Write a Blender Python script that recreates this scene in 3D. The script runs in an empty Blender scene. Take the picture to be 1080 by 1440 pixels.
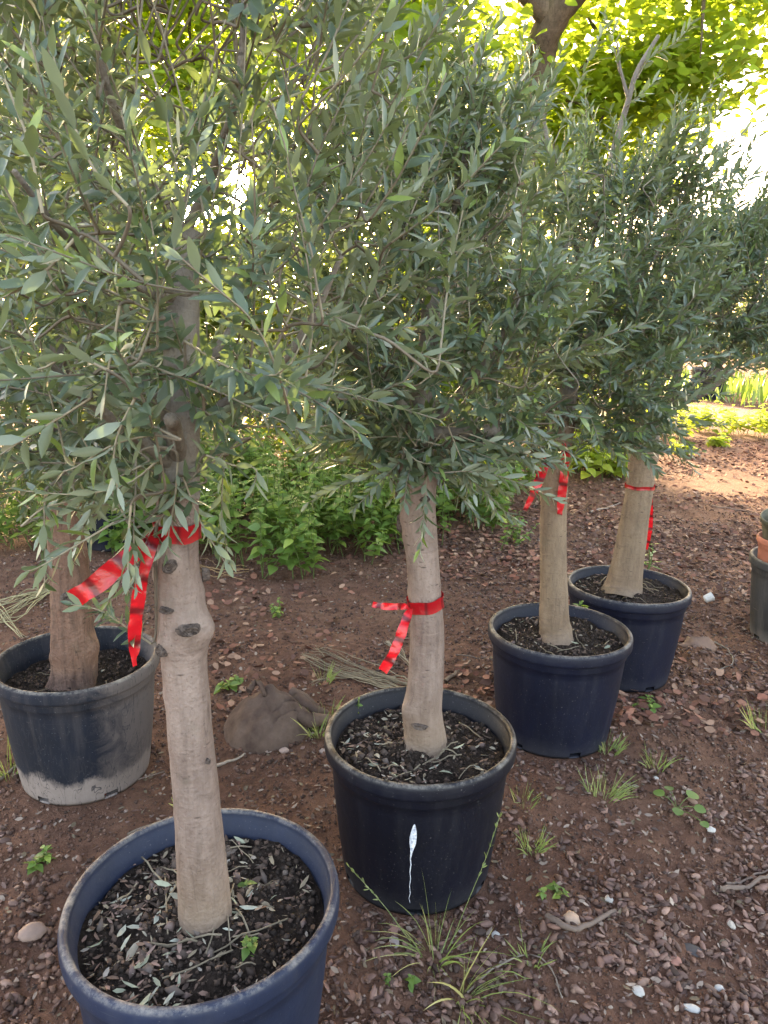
import bpy, math, numpy as np
from mathutils import Vector, Matrix

S = bpy.context.scene
COL = S.collection
RNG = np.random.default_rng(11)

# ------------------------------------------------------------------ camera
F_PX, PITCH, ROLL, CAM_H = 1012.3, math.radians(14.23), math.radians(1.0), 1.432
W0, H0 = 1080.0, 1440.0
CP, SP = math.cos(PITCH), math.sin(PITCH)
FWD = np.array([0, CP, -SP]); UP0 = np.array([0, SP, CP]); RT0 = np.array([1.0, 0, 0])
RT = math.cos(ROLL) * RT0 + math.sin(ROLL) * UP0
UP = -math.sin(ROLL) * RT0 + math.cos(ROLL) * UP0
CAM = np.array([0, 0, CAM_H])


def ray(px, py):
    return FWD + RT * (px - W0 / 2) / F_PX - UP * (py - H0 / 2) / F_PX


def at(px, py, Y):                       # the point of the place at distance Y ahead
    r = ray(px, py)
    return CAM + r * (Y / r[1])


def on_ground(px, py, z=0.0):
    r = ray(px, py)
    return CAM + r * ((z - CAM_H) / r[2])


def depth(p):
    return float(np.dot(np.asarray(p) - CAM, FWD))


cam_d = bpy.data.cameras.new('camera')
cam_d.sensor_fit = 'VERTICAL'; cam_d.sensor_height = 36; cam_d.sensor_width = 27
cam_d.lens = 36 * F_PX / H0
cam_d.clip_start = 0.02; cam_d.clip_end = 2000
cam = bpy.data.objects.new('camera', cam_d); COL.objects.link(cam)
M = Matrix.Identity(4)
for i in range(3):
    M[i][0], M[i][1], M[i][2], M[i][3] = RT[i], UP[i], -FWD[i], CAM[i]
cam.matrix_world = M
S.camera = cam

# ------------------------------------------------------------------ light
SUN_DIR = ray(338, 262); SUN_DIR /= np.linalg.norm(SUN_DIR)
SUN_EL = math.asin(SUN_DIR[2]); SUN_AZ = math.atan2(SUN_DIR[0], SUN_DIR[1])
world = bpy.data.worlds.new('World'); S.world = world; world.use_nodes = True
nt = world.node_tree
sky = nt.nodes.new('ShaderNodeTexSky'); sky.sky_type = 'NISHITA'; sky.sun_disc = False
sky.sun_elevation = SUN_EL; sky.sun_rotation = SUN_AZ
sky.air_density = 0.8; sky.dust_density = 3.0; sky.ozone_density = 0.3
bg = nt.nodes['Background']; bg.inputs['Strength'].default_value = 0.15
nt.links.new(sky.outputs[0], bg.inputs['Color'])
sl = bpy.data.lights.new('sun', 'SUN'); sl.energy = 2.5; sl.angle = math.radians(0.5); sl.color = (1.0, 0.86, 0.64)
sun = bpy.data.objects.new('sun', sl); COL.objects.link(sun)
sun.rotation_euler = Vector(SUN_DIR).to_track_quat('Z', 'Y').to_euler()

S.view_settings.view_transform = 'Standard'; S.view_settings.look = 'None'
S.view_settings.exposure = 3.92; S.view_settings.use_white_balance = True; S.view_settings.white_balance_temperature = 8000; S.view_settings.white_balance_tint = 16; S.view_settings.gamma = 1.0
S.render.engine = 'CYCLES'
S.cycles.use_denoising = True
S.cycles.max_bounces = 7; S.cycles.diffuse_bounces = 4; S.cycles.glossy_bounces = 2
S.cycles.transmission_bounces = 4; S.cycles.transparent_max_bounces = 8
S.cycles.caustics_reflective = False; S.cycles.caustics_refractive = False
S.cycles.sample_clamp_indirect = 6


# ------------------------------------------------------------------ noise
def _hash(i, j, k, s):
    n = (i * 73856093) ^ (j * 19349663) ^ (k * 83492791) ^ (s * 2654435)
    n = (n ^ (n >> 13)) * 1274126177
    n = n ^ (n >> 16)
    return (n & 0xffff) / 65535.0


def vnoise(x, y, z=0.0, seed=0):
    x, y, z = np.broadcast_arrays(np.asarray(x, float), np.asarray(y, float), np.asarray(z, float))
    xi, yi, zi = np.floor(x).astype(np.int64), np.floor(y).astype(np.int64), np.floor(z).astype(np.int64)
    fx, fy, fz = x - xi, y - yi, z - zi
    fx, fy, fz = fx * fx * (3 - 2 * fx), fy * fy * (3 - 2 * fy), fz * fz * (3 - 2 * fz)
    r = 0
    for a in (0, 1):
        for b in (0, 1):
            for c in (0, 1):
                w = (fx if a else 1 - fx) * (fy if b else 1 - fy) * (fz if c else 1 - fz)
                r = r + w * _hash(xi + a, yi + b, zi + c, seed)
    return r


# ------------------------------------------------------------------ mesh helpers
class MB:
    """collects verts / faces / per-vertex tint, then becomes ONE mesh object"""
    def __init__(s):
        s.v = []; s.f = []; s.t = []; s.m = []; s.n = 0

    def add(s, v, faces, tint=(0.5, 0.5, 0.5), mat=0):
        v = np.asarray(v, float).reshape(-1, 3)
        s.v.append(v)
        t = np.asarray(tint, float)
        s.t.append(np.broadcast_to(t, (len(v), 3)) if t.ndim == 1 else t)
        for f in (faces if isinstance(faces, list) and len(faces) and isinstance(faces[0], np.ndarray) and faces[0].ndim == 2 else [np.asarray(faces)]):
            f = np.asarray(f, np.int64)
            if f.size:
                s.f.append(f + s.n)
                s.m.append(np.full(len(f), mat) if np.isscalar(mat) else np.asarray(mat))
        s.n += len(v)

    def build(s, name, mats, parent=None, origin=None, smooth=True):
        V = np.concatenate(s.v); T = np.concatenate(s.t)
        org = np.array(origin if origin is not None else (0, 0, 0), float)
        if parent is not None:
            org = np.array(ROOT[parent.name], float)
        V = V - org
        me = bpy.data.meshes.new(name)
        tot = np.concatenate([np.full(len(f), f.shape[1]) for f in s.f])
        loops = np.concatenate([f.ravel() for f in s.f])
        me.vertices.add(len(V)); me.vertices.foreach_set('co', V.astype(np.float32).ravel())
        me.loops.add(len(loops)); me.loops.foreach_set('vertex_index', loops.astype(np.int32))
        me.polygons.add(len(tot))
        st = np.concatenate([[0], np.cumsum(tot)[:-1]])
        me.polygons.foreach_set('loop_start', st.astype(np.int32))
        me.polygons.foreach_set('loop_total', tot.astype(np.int32))
        me.polygons.foreach_set('material_index', np.concatenate(s.m).astype(np.int32))
        me.polygons.foreach_set('use_smooth', np.full(len(tot), bool(smooth)))
        a = me.attributes.new('tint', 'FLOAT_COLOR', 'POINT')
        a.data.foreach_set('color', np.concatenate([T, np.ones((len(T), 1))], 1).astype(np.float32).ravel())
        for m in (mats if isinstance(mats, (list, tuple)) else [mats]):
            me.materials.append(m)
        me.update(calc_edges=True)
        o = bpy.data.objects.new(name, me); COL.objects.link(o)
        if parent is not None:
            o.parent = parent; ROOT[o.name] = tuple(org)
        else:
            o.location = org; ROOT[o.name] = tuple(org)
        return o


ROOT = {}


def tag(o, label=None, cat=None, group=None, kind=None):
    if label: o['label'] = label
    if cat: o['category'] = cat
    if group: o['group'] = group
    if kind: o['kind'] = kind
    return o


def empty(name, loc, label, cat, group=None):
    o = bpy.data.objects.new(name, None); COL.objects.link(o)
    o.location = tuple(loc); o.empty_display_size = 0.1
    ROOT[o.name] = tuple(float(c) for c in loc)
    return tag(o, label, cat, group)


def frames(P):
    P = np.asarray(P, float)
    T = np.gradient(P, axis=0); T /= np.linalg.norm(T, axis=1)[:, None] + 1e-12
    a = np.array([1.0, 0, 0]) if abs(T[0][0]) < .8 else np.array([0, 1.0, 0])
    n = a - T[0] * np.dot(a, T[0]); n /= np.linalg.norm(n)
    N = [n]
    for i in range(1, len(P)):
        n = N[-1] - T[i] * np.dot(N[-1], T[i]); n /= np.linalg.norm(n) + 1e-12
        N.append(n)
    N = np.array(N); B = np.cross(T, N)
    return T, N, B


_Q = {}


def tube_faces(n, k):
    if (n, k) not in _Q:
        i = np.arange(n - 1)[:, None]; j = np.arange(k)[None]
        _Q[(n, k)] = np.stack([i * k + j, i * k + (j + 1) % k, (i + 1) * k + (j + 1) % k, (i + 1) * k + j], -1).reshape(-1, 4)
    return _Q[(n, k)]


def tube(mb, P, R, k=6, tint=(.5, .5, .5), mat=0, cap=True):
    P = np.asarray(P, float); n = len(P); R = np.broadcast_to(np.asarray(R, float), (n,))
    T, N, B = frames(P)
    a = np.arange(k) * 2 * np.pi / k
    V = P[:, None] + R[:, None, None] * (np.cos(a)[None, :, None] * N[:, None] + np.sin(a)[None, :, None] * B[:, None])
    V = V.reshape(-1, 3)
    fs = [tube_faces(n, k)]
    if cap:
        V = np.concatenate([V, P[-1:] + T[-1] * R[-1] * .3])
        j = np.arange(k)
        fs.append(np.stack([(n - 1) * k + j, (n - 1) * k + (j + 1) % k, np.full(k, n * k)], -1))
    mb.add(V, fs, tint, mat)


def spline(P, step=None, n=None):
    """Catmull-Rom resample of points (any dimension, first 3 are position)"""
    P = np.asarray(P, float)
    Q = np.concatenate([[2 * P[0] - P[1]], P, [2 * P[-1] - P[-2]]])
    d = np.linalg.norm(np.diff(P[:, :3], axis=0), axis=1)
    if n is None: n = max(3, int(d.sum() / step) + 1)
    c = np.concatenate([[0], np.cumsum(d)]); s = np.linspace(0, c[-1], n)
    i = np.clip(np.searchsorted(c, s, 'right') - 1, 0, len(d) - 1)
    u = ((s - c[i]) / (d[i] + 1e-12))[:, None]
    p0, p1, p2, p3 = Q[i], Q[i + 1], Q[i + 2], Q[i + 3]
    return 0.5 * (2 * p1 + (p2 - p0) * u + (2 * p0 - 5 * p1 + 4 * p2 - p3) * u ** 2 + (3 * p1 - p0 - 3 * p2 + p3) * u ** 3)


def unit(v):
    return v / (np.linalg.norm(v, axis=-1, keepdims=True) + 1e-12)


def lathe(mb, prof, seg, centre, mat=0, tint=(.5, .5, .5), skip=None, wob=0.0, seed=0):
    prof = np.asarray(prof, float); n = len(prof)
    a = np.arange(seg) * 2 * np.pi / seg
    r = prof[:, 0][:, None] * (1 + wob * np.sin(2 * a + seed)[None] + wob * .6 * np.sin(3 * a + 2 * seed)[None])
    V = np.stack([r * np.cos(a), r * np.sin(a), np.broadcast_to(prof[:, 1][:, None], r.shape)], -1).reshape(-1, 3) + np.asarray(centre)
    f = tube_faces(n, seg)
    if skip is not None:
        i, j = np.divmod(np.arange(len(f)), seg)
        f = f[~skip(i, j)]
    mb.add(V, f, tint, mat)


# ------------------------------------------------------------------ materials
def mat_new(name):
    m = bpy.data.materials.new(name); m.use_nodes = True
    t = m.node_tree; t.nodes.clear()
    return m, t


class NT:
    def __init__(s, t): s.t = t

    def n(s, typ, **kw):
        nd = s.t.nodes.new(typ)
        for k, v in kw.items():
            if k.startswith('_'): setattr(nd, k[1:], v)
        return nd

    def link(s, a, b): s.t.links.new(a, b)

    def val(s, sock, v):
        if hasattr(v, 'is_output') or isinstance(v, bpy.types.NodeSocket): s.link(v, sock)
        elif isinstance(v, (tuple, list)) and len(v) == 3 and sock.type == 'RGBA': sock.default_value = (*v, 1)
        else: sock.default_value = v

    def noise(s, vec, scale, detail=3, rough=.55, dist=0):
        nd = s.n('ShaderNodeTexNoise'); nd.inputs['Scale'].default_value = scale
        nd.inputs['Detail'].default_value = detail; nd.inputs['Roughness'].default_value = rough
        nd.inputs['Distortion'].default_value = dist
        if vec is not None: s.link(vec, nd.inputs['Vector'])
        return nd.outputs['Fac']

    def mapped(s, vec, scale, loc=(0, 0, 0)):
        nd = s.n('ShaderNodeMapping'); nd.inputs['Scale'].default_value = scale; nd.inputs['Location'].default_value = loc
        s.link(vec, nd.inputs['Vector']); return nd.outputs[0]

    def ramp(s, fac, a, b, ca=(0, 0, 0), cb=(1, 1, 1)):
        nd = s.n('ShaderNodeValToRGB'); e = nd.color_ramp.elements
        e[0].position = a; e[1].position = b; e[0].color = (*ca, 1); e[1].color = (*cb, 1)
        s.val(nd.inputs[0], fac); return nd.outputs[0]

    def mix(s, fac, a, b, mode='MIX'):
        nd = s.n('ShaderNodeMix', _data_type='RGBA', _blend_type=mode)
        s.val(nd.inputs['Factor'], fac); s.val(nd.inputs[6], a); s.val(nd.inputs[7], b)
        return nd.outputs[2]

    def math(s, op, a, b=0.0):
        nd = s.n('ShaderNodeMath', _operation=op)
        s.val(nd.inputs[0], a); s.val(nd.inputs[1], b); return nd.outputs[0]

    def bump(s, h, strength, dist):
        nd = s.n('ShaderNodeBump'); nd.inputs['Strength'].default_value = strength; nd.inputs['Distance'].default_value = dist
        s.link(h, nd.inputs['Height']); return nd.outputs[0]

    def pbsdf(s, color, rough, normal=None, spec=.5):
        nd = s.n('ShaderNodeBsdfPrincipled')
        s.val(nd.inputs['Base Color'], color); s.val(nd.inputs['Roughness'], rough)
        nd.inputs['Specular IOR Level'].default_value = spec
        if normal is not None: s.link(normal, nd.inputs['Normal'])
        return nd.outputs[0]

    def obj(s): return s.n('ShaderNodeTexCoord').outputs['Object']

    def tint(s):
        nd = s.n('ShaderNodeAttribute'); nd.attribute_name = 'tint'; return nd

    def sep(s, v):
        nd = s.n('ShaderNodeSeparateXYZ'); s.link(v, nd.inputs[0]); return nd.outputs

    def out(s, sh):
        nd = s.n('ShaderNodeOutputMaterial'); s.link(sh, nd.inputs['Surface'])


def leaf_mat(name, up_a, up_b, under, trans, tfac, rough=.42, young=None, spec=.5):
    m, t = mat_new(name); N = NT(t)
    at_ = N.tint(); ch = N.sep(at_.outputs['Vector'])
    top = N.mix(ch[0], up_a, up_b)
    if young is not None:
        top = N.mix(N.ramp(ch[1], .86, .97), top, young)
    geo = N.n('ShaderNodeNewGeometry')
    c = N.mix(geo.outputs['Backfacing'], top, under)
    c = N.mix(N.math('MULTIPLY', ch[2], .35), c, (.0, .0, .0), 'MIX') if False else c
    p = N.pbsdf(c, rough, spec=spec)
    tr = N.n('ShaderNodeBsdfTranslucent')
    N.val(tr.inputs['Color'], N.mix(ch[0], trans, tuple(x * 1.35 for x in trans)))
    mx = N.n('ShaderNodeMixShader'); mx.inputs[0].default_value = tfac
    N.link(p, mx.inputs[1]); N.link(tr.outputs[0], mx.inputs[2])
    N.out(mx.outputs[0]); return m


def tint_mat(name, rough=.8, bump_scale=None, bump=0.3, dist=.003, spec=.3, mult=1.0):
    m, t = mat_new(name); N = NT(t)
    c = N.tint().outputs['Color']; o = N.obj()
    nz = N.noise(o, 90, 3)
    c = N.mix(N.math('MULTIPLY', nz, .6), c, (0.02, .014, .01))
    nrm = N.bump(N.noise(o, bump_scale, 4), bump, dist) if bump_scale else None
    N.out(N.pbsdf(c, rough, nrm, spec)); return m


MAT = {}
MAT['olive_leaf'] = leaf_mat('olive_leaf', (.028, .055, .034), (.092, .130, .089), (.16, .19, .14), (.22, .31, .08), .19, .31, young=(.16, .23, .05))
MAT['tree_leaf'] = leaf_mat('broad_leaf', (.035, .070, .014), (.070, .11, .022), (.08, .12, .035), (.36, .49, .055), .60, .5)
MAT['dark_leaf'] = leaf_mat('dark_leaf', (.03, .06, .014), (.06, .10, .02), (.08, .11, .04), (.26, .32, .03), .42, .5)
MAT['bed_leaf'] = leaf_mat('bed_leaf', (.055, .115, .025), (.11, .19, .04), (.13, .19, .07), (.28, .42, .05), .3, .5, young=(.26, .34, .07))
MAT['weed_painted_sun'] = leaf_mat('weed_painted_sun', (.16, .22, .03), (.26, .30, .045), (.2, .26, .06), (.5, .6, .06), .45, .5)  # brighter yellow leaf colour; sunlight on the weed clumps is painted into it
MAT['grass'] = leaf_mat('grass_blade', (.13, .17, .07), (.25, .27, .12), (.15, .2, .07), (.3, .38, .08), .3, .5, young=(.42, .36, .16))
MAT['twig'] = tint_mat('twig_bark', .75)
MAT['litter'] = tint_mat('litter', .85, 60, .4, .002)
MAT['husk'] = tint_mat('husk', .7, 140, .5, .002)
MAT['straw'] = tint_mat('straw', .7)


def bark_mat(name, base, light, dark, rough_bark=0.0, low=None):
    m, t = mat_new(name); N = NT(t); o = N.obj()
    big = N.noise(N.mapped(o, (13, 13, 6)), 1.0, 6, .68)
    c = N.mix(N.ramp(big, .36, .64), base, light)
    lent = N.noise(N.mapped(o, (22, 22, 110)), 1.0, 4, .7, .6)
    c = N.mix(N.math('MULTIPLY', N.ramp(lent, .62, .74), .28), c, dark)
    vert = N.noise(N.mapped(o, (60, 60, 6)), 1.0, 4, .65)
    c = N.mix(N.math('MULTIPLY', N.ramp(vert, .47, .76), .34 + rough_bark * .4), c, dark)
    sp = N.noise(o, 170, 2)
    c = N.mix(N.math('MULTIPLY', N.ramp(sp, .61, .73), .45), c, dark)
    md = N.noise(N.mapped(o, (55, 55, 34), (2, 5, 1)), 1.0, 5, .75)
    c = N.mix(N.math('MULTIPLY', N.ramp(md, .52, .68), .22), c, tuple(x * .5 for x in base))
    cont = N.noise(N.mapped(o, (2.2, 2.2, 17)), 1.0, 2, .4)
    f = N.ramp(N.math('ABSOLUTE', N.math('SUBTRACT', cont, .5)), .006, .016, (1, 1, 1), (0, 0, 0))
    c = N.mix(N.math('MULTIPLY', N.math('MULTIPLY', f, .30), N.ramp(N.noise(o, 13, 2), .50, .62)), c, dark)
    cont2 = N.noise(N.mapped(o, (3, 3, 23), (4, 2, 7)), 1.0, 2, .4)
    f2 = N.ramp(N.math('ABSOLUTE', N.math('SUBTRACT', cont2, .5)), .005, .014, (1, 1, 1), (0, 0, 0))
    c = N.mix(N.math('MULTIPLY', N.math('MULTIPLY', f2, .16), N.ramp(N.noise(o, 17, 2), .52, .64)), c, tuple(x * 1.7 for x in light))
    vo = N.n('ShaderNodeTexVoronoi'); vo.inputs['Scale'].default_value = 1.0; N.link(N.mapped(o, (26, 26, 85)), vo.inputs['Vector'])
    dash = N.math('MULTIPLY', N.ramp(vo.outputs['Distance'], .10, .22, (1, 1, 1), (0, 0, 0)), N.ramp(N.noise(o, 21, 2), .50, .60))
    c = N.mix(N.math('MULTIPLY', dash, .8), c, dark)
    cv = N.noise(N.mapped(o, (24, 24, 2.5)), 1.0, 3, .5)
    fv = N.ramp(N.math('ABSOLUTE', N.math('SUBTRACT', cv, .5)), .004, .012, (1, 1, 1), (0, 0, 0))
    c = N.mix(N.math('MULTIPLY', N.math('MULTIPLY', fv, .35 + .4 * rough_bark), N.ramp(N.noise(o, 11, 3), .5, .62)), c, dark)
    moss = N.noise(o, 16, 5, .7)
    c = N.mix(N.math('MULTIPLY', N.ramp(moss, .55, .75), .3), c, (.085, .085, .055))
    pale = N.noise(o, 30, 5, .7)
    c = N.mix(N.math('MULTIPLY', N.ramp(pale, .6, .8), .35), c, tuple(min(1, x * 1.35) for x in light))
    if low is not None:
        z = N.sep(o)[2]
        f = N.ramp(N.math('ADD', z, N.math('MULTIPLY', N.noise(o, 18, 4), .12)), .40, .62, (1, 1, 1), (0, 0, 0))
        c = N.mix(N.math('MULTIPLY', f, .55), c, low)
    ring = N.noise(N.mapped(o, (12, 12, 70)), 1.0, 3, .6, .8)
    h = N.math('ADD', N.math('MULTIPLY', vert, .6 + rough_bark), N.math('ADD', N.math('MULTIPLY', ring, .25), N.noise(o, 120, 4)))
    N.out(N.pbsdf(c, .68, N.bump(h, .6 + .4 * rough_bark, .005), .35)); return m


MAT['bark'] = bark_mat('olive_bark', (.135, .092, .077), (.232, .174, .150), (.034, .021, .017), .15, low=(.175, .118, .075))
MAT['bark_warm'] = bark_mat('olive_bark_warm', (.130, .088, .060), (.205, .145, .100), (.034, .022, .016), .1, low=(.13, .082, .058))
MAT['bark_rough'] = bark_mat('olive_bark_rough', (.105, .052, .036), (.172, .097, .070), (.022, .011, .009), 1.0)
MAT['bark_dark'] = bark_mat('tree_bark', (.09, .065, .045), (.15, .11, .075), (.03, .02, .015), .9)
MAT['limb'] = bark_mat('limb_bark', (.12, .10, .085), (.19, .165, .14), (.05, .04, .035), .2)
m, t = mat_new('knot_wood'); N = NT(t); o = N.obj()
c = N.mix(N.ramp(N.noise(o, 70, 5, .7, 1.5), .35, .65), (.016, .011, .010), (.13, .10, .088))
N.out(N.pbsdf(c, .85, N.bump(N.noise(o, 130, 5), .9, .006), .2)); MAT['knot'] = m


def pot_mat(name, base, dust=.3, dust_col=(.25, .21, .2), mud=None, rim_wear=.5, rough=.42):
    m, t = mat_new(name); N = NT(t); o = N.obj(); z = N.sep(o)[2]
    big = N.noise(o, 5, 5, .65)
    c = N.mix(N.ramp(big, .3, .7), tuple(x * .75 for x in base), tuple(x * 1.3 for x in base))
    streak = N.noise(N.mapped(o, (24, 24, 2.2)), 1.0, 5, .65)
    c = N.mix(N.math('MULTIPLY', N.ramp(streak, .48, .82), dust), c, dust_col)
    sp = N.noise(o, 210, 2)
    c = N.mix(N.math('MULTIPLY', N.ramp(sp, .68, .76), min(1, .35 + dust)), c, (.16, .15, .15))
    scr = N.noise(N.mapped(o, (7, 7, 90), (3, 1, 0)), 1.0, 3, .7, 1.2)
    c = N.mix(N.math('MULTIPLY', N.ramp(scr, .66, .74), .40 + dust * .4), c, dust_col)
    splash = N.math('ADD', z, N.math('MULTIPLY', N.math('SUBTRACT', N.noise(o, 14, 5, .7), .5), .10))
    c = N.mix(N.math('MULTIPLY', N.ramp(splash, .0, .07, (1, 1, 1), (0, 0, 0)), .55), c, dust_col)
    if mud is not None:
        e = N.math('ADD', z, N.math('MULTIPLY', N.math('SUBTRACT', N.noise(N.mapped(o, (9, 9, 5)), 1.0, 6, .7), .5), .16))
        c = N.mix(N.ramp(e, mud, mud + .025, (1, 1, 1), (0, 0, 0)), c, N.mix(N.noise(o, 40, 4), (.15, .118, .108), (.25, .205, .19)))
        # dust high on the side that faces the trunk
        x = N.sep(o)[0]
        e2 = N.math('ADD', N.math('MULTIPLY', x, 3.0), N.math('SUBTRACT', N.noise(N.mapped(o, (8, 8, 11)), 1.0, 6, .72, 1.0), .62))
        c = N.mix(N.math('MULTIPLY', N.ramp(e2, .16, .46), .55), c, (.14, .11, .10))
        crk = N.noise(N.mapped(o, (26, 26, 5)), 1.0, 2, .5, 2.0)
        c = N.mix(N.ramp(N.math('ABSOLUTE', N.math('SUBTRACT', crk, .5)), .004, .014, (.8, .8, .8), (0, 0, 0)), c, (.02, .02, .025))
    wear = N.math('MULTIPLY', N.ramp(z, .3985, .405), N.ramp(N.noise(o, 23, 6, .8), .46, .66))
    c = N.mix(N.math('MULTIPLY', wear, rim_wear), c, (.30, .27, .24))
    r = N.math('ADD', rough + .06, N.math('MULTIPLY', streak, .25))
    N.out(N.pbsdf(c, r, N.bump(N.math('ADD', N.noise(o, 60, 4), N.math('MULTIPLY', big, 2)), .25, .003), .28)); return m


MAT['pot_blue'] = pot_mat('pot_blue', (.0095, .0155, .036), .10, (.12, .12, .13), None, .6, .36)
MAT['pot_black'] = pot_mat('pot_black', (.0028, .0033, .0082), .22, (.030, .030, .034), None, .6, .34)
MAT['pot_navy'] = pot_mat('pot_navy', (.0030, .0045, .0140), .24, (.034, .034, .042), None, .55, .36)
MAT['pot_dusty'] = pot_mat('pot_dusty', (.006, .008, .015), .35, (.11, .09, .085), .075, .7, .6)
MAT['pot_grey'] = pot_mat('pot_grey', (.035, .034, .036), .4, (.20, .17, .15), None, .5, .5)
MAT['pot_terra'] = pot_mat('pot_terra', (.34, .115, .075), .2, (.42, .22, .17), None, .2, .6)
MAT['pot_olive'] = pot_mat('pot_olive', (.07, .065, .045), .3, (.25, .22, .16), None, .5, .5)

m, t = mat_new('potting_soil'); N = NT(t); o = N.obj()
c = N.mix(N.ramp(N.noise(o, 55, 6, .75), .35, .7), (.014, .009, .007), (.06, .042, .034))
c = N.mix(N.ramp(N.noise(o, 220, 2), .66, .72), c, (.17, .13, .1))
N.out(N.pbsdf(c, .95, N.bump(N.noise(o, 90, 6, .75), 1.0, .02), .15)); MAT['soil'] = m

m, t = mat_new('earth'); N = NT(t); o = N.obj()
c = N.mix(N.ramp(N.noise(o, 1.1, 5, .6), .35, .65), (.155, .074, .052), (.25, .130, .088))
c = N.mix(N.math('MULTIPLY', N.ramp(N.noise(o, 26, 6, .75), .42, .7), .75), c, (.062, .031, .023))
c = N.mix(N.math('MULTIPLY', N.ramp(N.noise(o, 7, 5, .7), .5, .75), .45), c, (.31, .175, .125))
c = N.mix(N.ramp(N.noise(o, 140, 3, .7), .66, .74), c, (.28, .19, .15))
c = N.mix(N.ramp(N.noise(o, 310, 1), .73, .78), c, (.36, .29, .26))
h = N.math('ADD', N.noise(o, 40, 6, .75), N.math('MULTIPLY', N.noise(o, 160, 4, .7), .5))
N.out(N.pbsdf(c, .95, N.bump(h, 1.0, .02), .15)); MAT['earth'] = m

m, t = mat_new('road'); N = NT(t); o = N.obj()
c = N.mix(N.ramp(N.noise(N.mapped(o, (.35, 1.2, 1)), 1.0, 5), .4, .6), (.10, .088, .09), (.145, .105, .085))
c = N.mix(N.ramp(N.noise(o, 40, 4, .7), .45, .75), c, (.065, .055, .055))
N.out(N.pbsdf(c, .9, N.bump(N.noise(o, 70, 4), .6, .01), .2)); MAT['road'] = m

m, t = mat_new('ribbon'); N = NT(t); o = N.obj()
c = N.tint().outputs['Color']
p = N.pbsdf(c, .28, N.bump(N.noise(o, 60, 3), .5, .004), .6)
tr = N.n('ShaderNodeBsdfTranslucent'); N.link(c, tr.inputs['Color'])
mx = N.n('ShaderNodeMixShader'); mx.inputs[0].default_value = .3
N.link(p, mx.inputs[1]); N.link(tr.outputs[0], mx.inputs[2]); N.out(mx.outputs[0]); MAT['ribbon'] = m

m, t = mat_new('sackcloth'); N = NT(t); o = N.obj()
c = N.mix(N.ramp(N.noise(o, 8, 5, .65), .35, .7), (.075, .046, .037), (.19, .13, .102))
wv = N.n('ShaderNodeTexWave'); wv.inputs['Scale'].default_value = 120; wv.inputs['Distortion'].default_value = 3; N.link(o, wv.inputs['Vector'])
c = N.mix(N.math('MULTIPLY', wv.outputs['Fac'], .25), c, (.05, .035, .03))
c = N.mix(N.math('MULTIPLY', N.ramp(N.noise(o, 30, 5, .7), .55, .75), .6), c, (.07, .042, .033))
N.out(N.pbsdf(c, .9, N.bump(N.math('ADD', wv.outputs['Fac'], N.math('MULTIPLY', N.noise(o, 50, 5), 2)), .5, .004), .15)); MAT['sack'] = m

m, t = mat_new('pebble_stone'); N = NT(t); o = N.obj()
c = N.mix(N.math('MULTIPLY', N.noise(o, 60, 5, .7), .6), N.tint().outputs['Color'], (.08, .06, .055))
N.out(N.pbsdf(c, .75, N.bump(N.noise(o, 90, 5), .5, .004), .35)); MAT['stone'] = m
m, t = mat_new('white_paint'); N = NT(t); o = N.obj()
N.out(N.pbsdf(N.mix(N.ramp(N.noise(o, 150, 4), .35, .65), (.72, .74, .78), (.30, .33, .42)), .6)); MAT['paint'] = m

# ------------------------------------------------------------------ ground
TREES = {'A': (-.3251, 1.1308), 'B': (.1048, 1.7051), 'C': (.6362, 2.4051), 'D': (1.0391, 2.8882), 'E': (-.9704, 2.1082)}
MOUNDS = [(*on_ground(985, 925)[:2], .10, .045), (*on_ground(350, 1045)[:2], .3, .012)]


def gz(x, y):
    x = np.asarray(x, float); y = np.asarray(y, float)
    h = (vnoise(x * 2.1, y * 2.1, 0, 1) - .5) * .05 + (vnoise(x * 9, y * 9, 0, 2) - .5) * .022 + (vnoise(x * 30, y * 30, 0, 3) - .5) * .014
    far = np.clip((np.hypot(x, y - 2.5) - 4.0) / 4.0, 0, 1)
    h = h * (1 - far)
    for a, b in TREES.values():
        w = np.clip((np.hypot(x - a, y - b) - .20) / .14, 0, 1)
        h = h * w - .004 * (1 - w)
    for a, b, r, hh in MOUNDS:
        h = h + hh * np.exp(-((x - a) ** 2 + (y - b) ** 2) / (r * r) * 2)
    return h


def axis(lo, hi, step, far, n):
    mid = np.arange(lo, hi, step)
    g = np.geomspace(step, far, n)
    return np.concatenate([lo - g[::-1], mid, hi + g])


gx = axis(-2.2, 2.6, .02, 400, 34); gy = axis(.35, 5.0, .02, 400, 34)
GX, GY = np.meshgrid(gx, gy, indexing='ij')
V = np.stack([GX, GY, gz(GX, GY)], -1).reshape(-1, 3)
nx, ny = len(gx), len(gy)
i = np.arange(nx - 1)[:, None]; j = np.arange(ny - 1)[None]
Fq = np.stack([i * ny + j, (i + 1) * ny + j, (i + 1) * ny + j + 1, i * ny + j + 1], -1).reshape(-1, 4)
mb = MB(); mb.add(V, Fq); tag(mb.build('ground', MAT['earth']), kind='structure')

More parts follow.
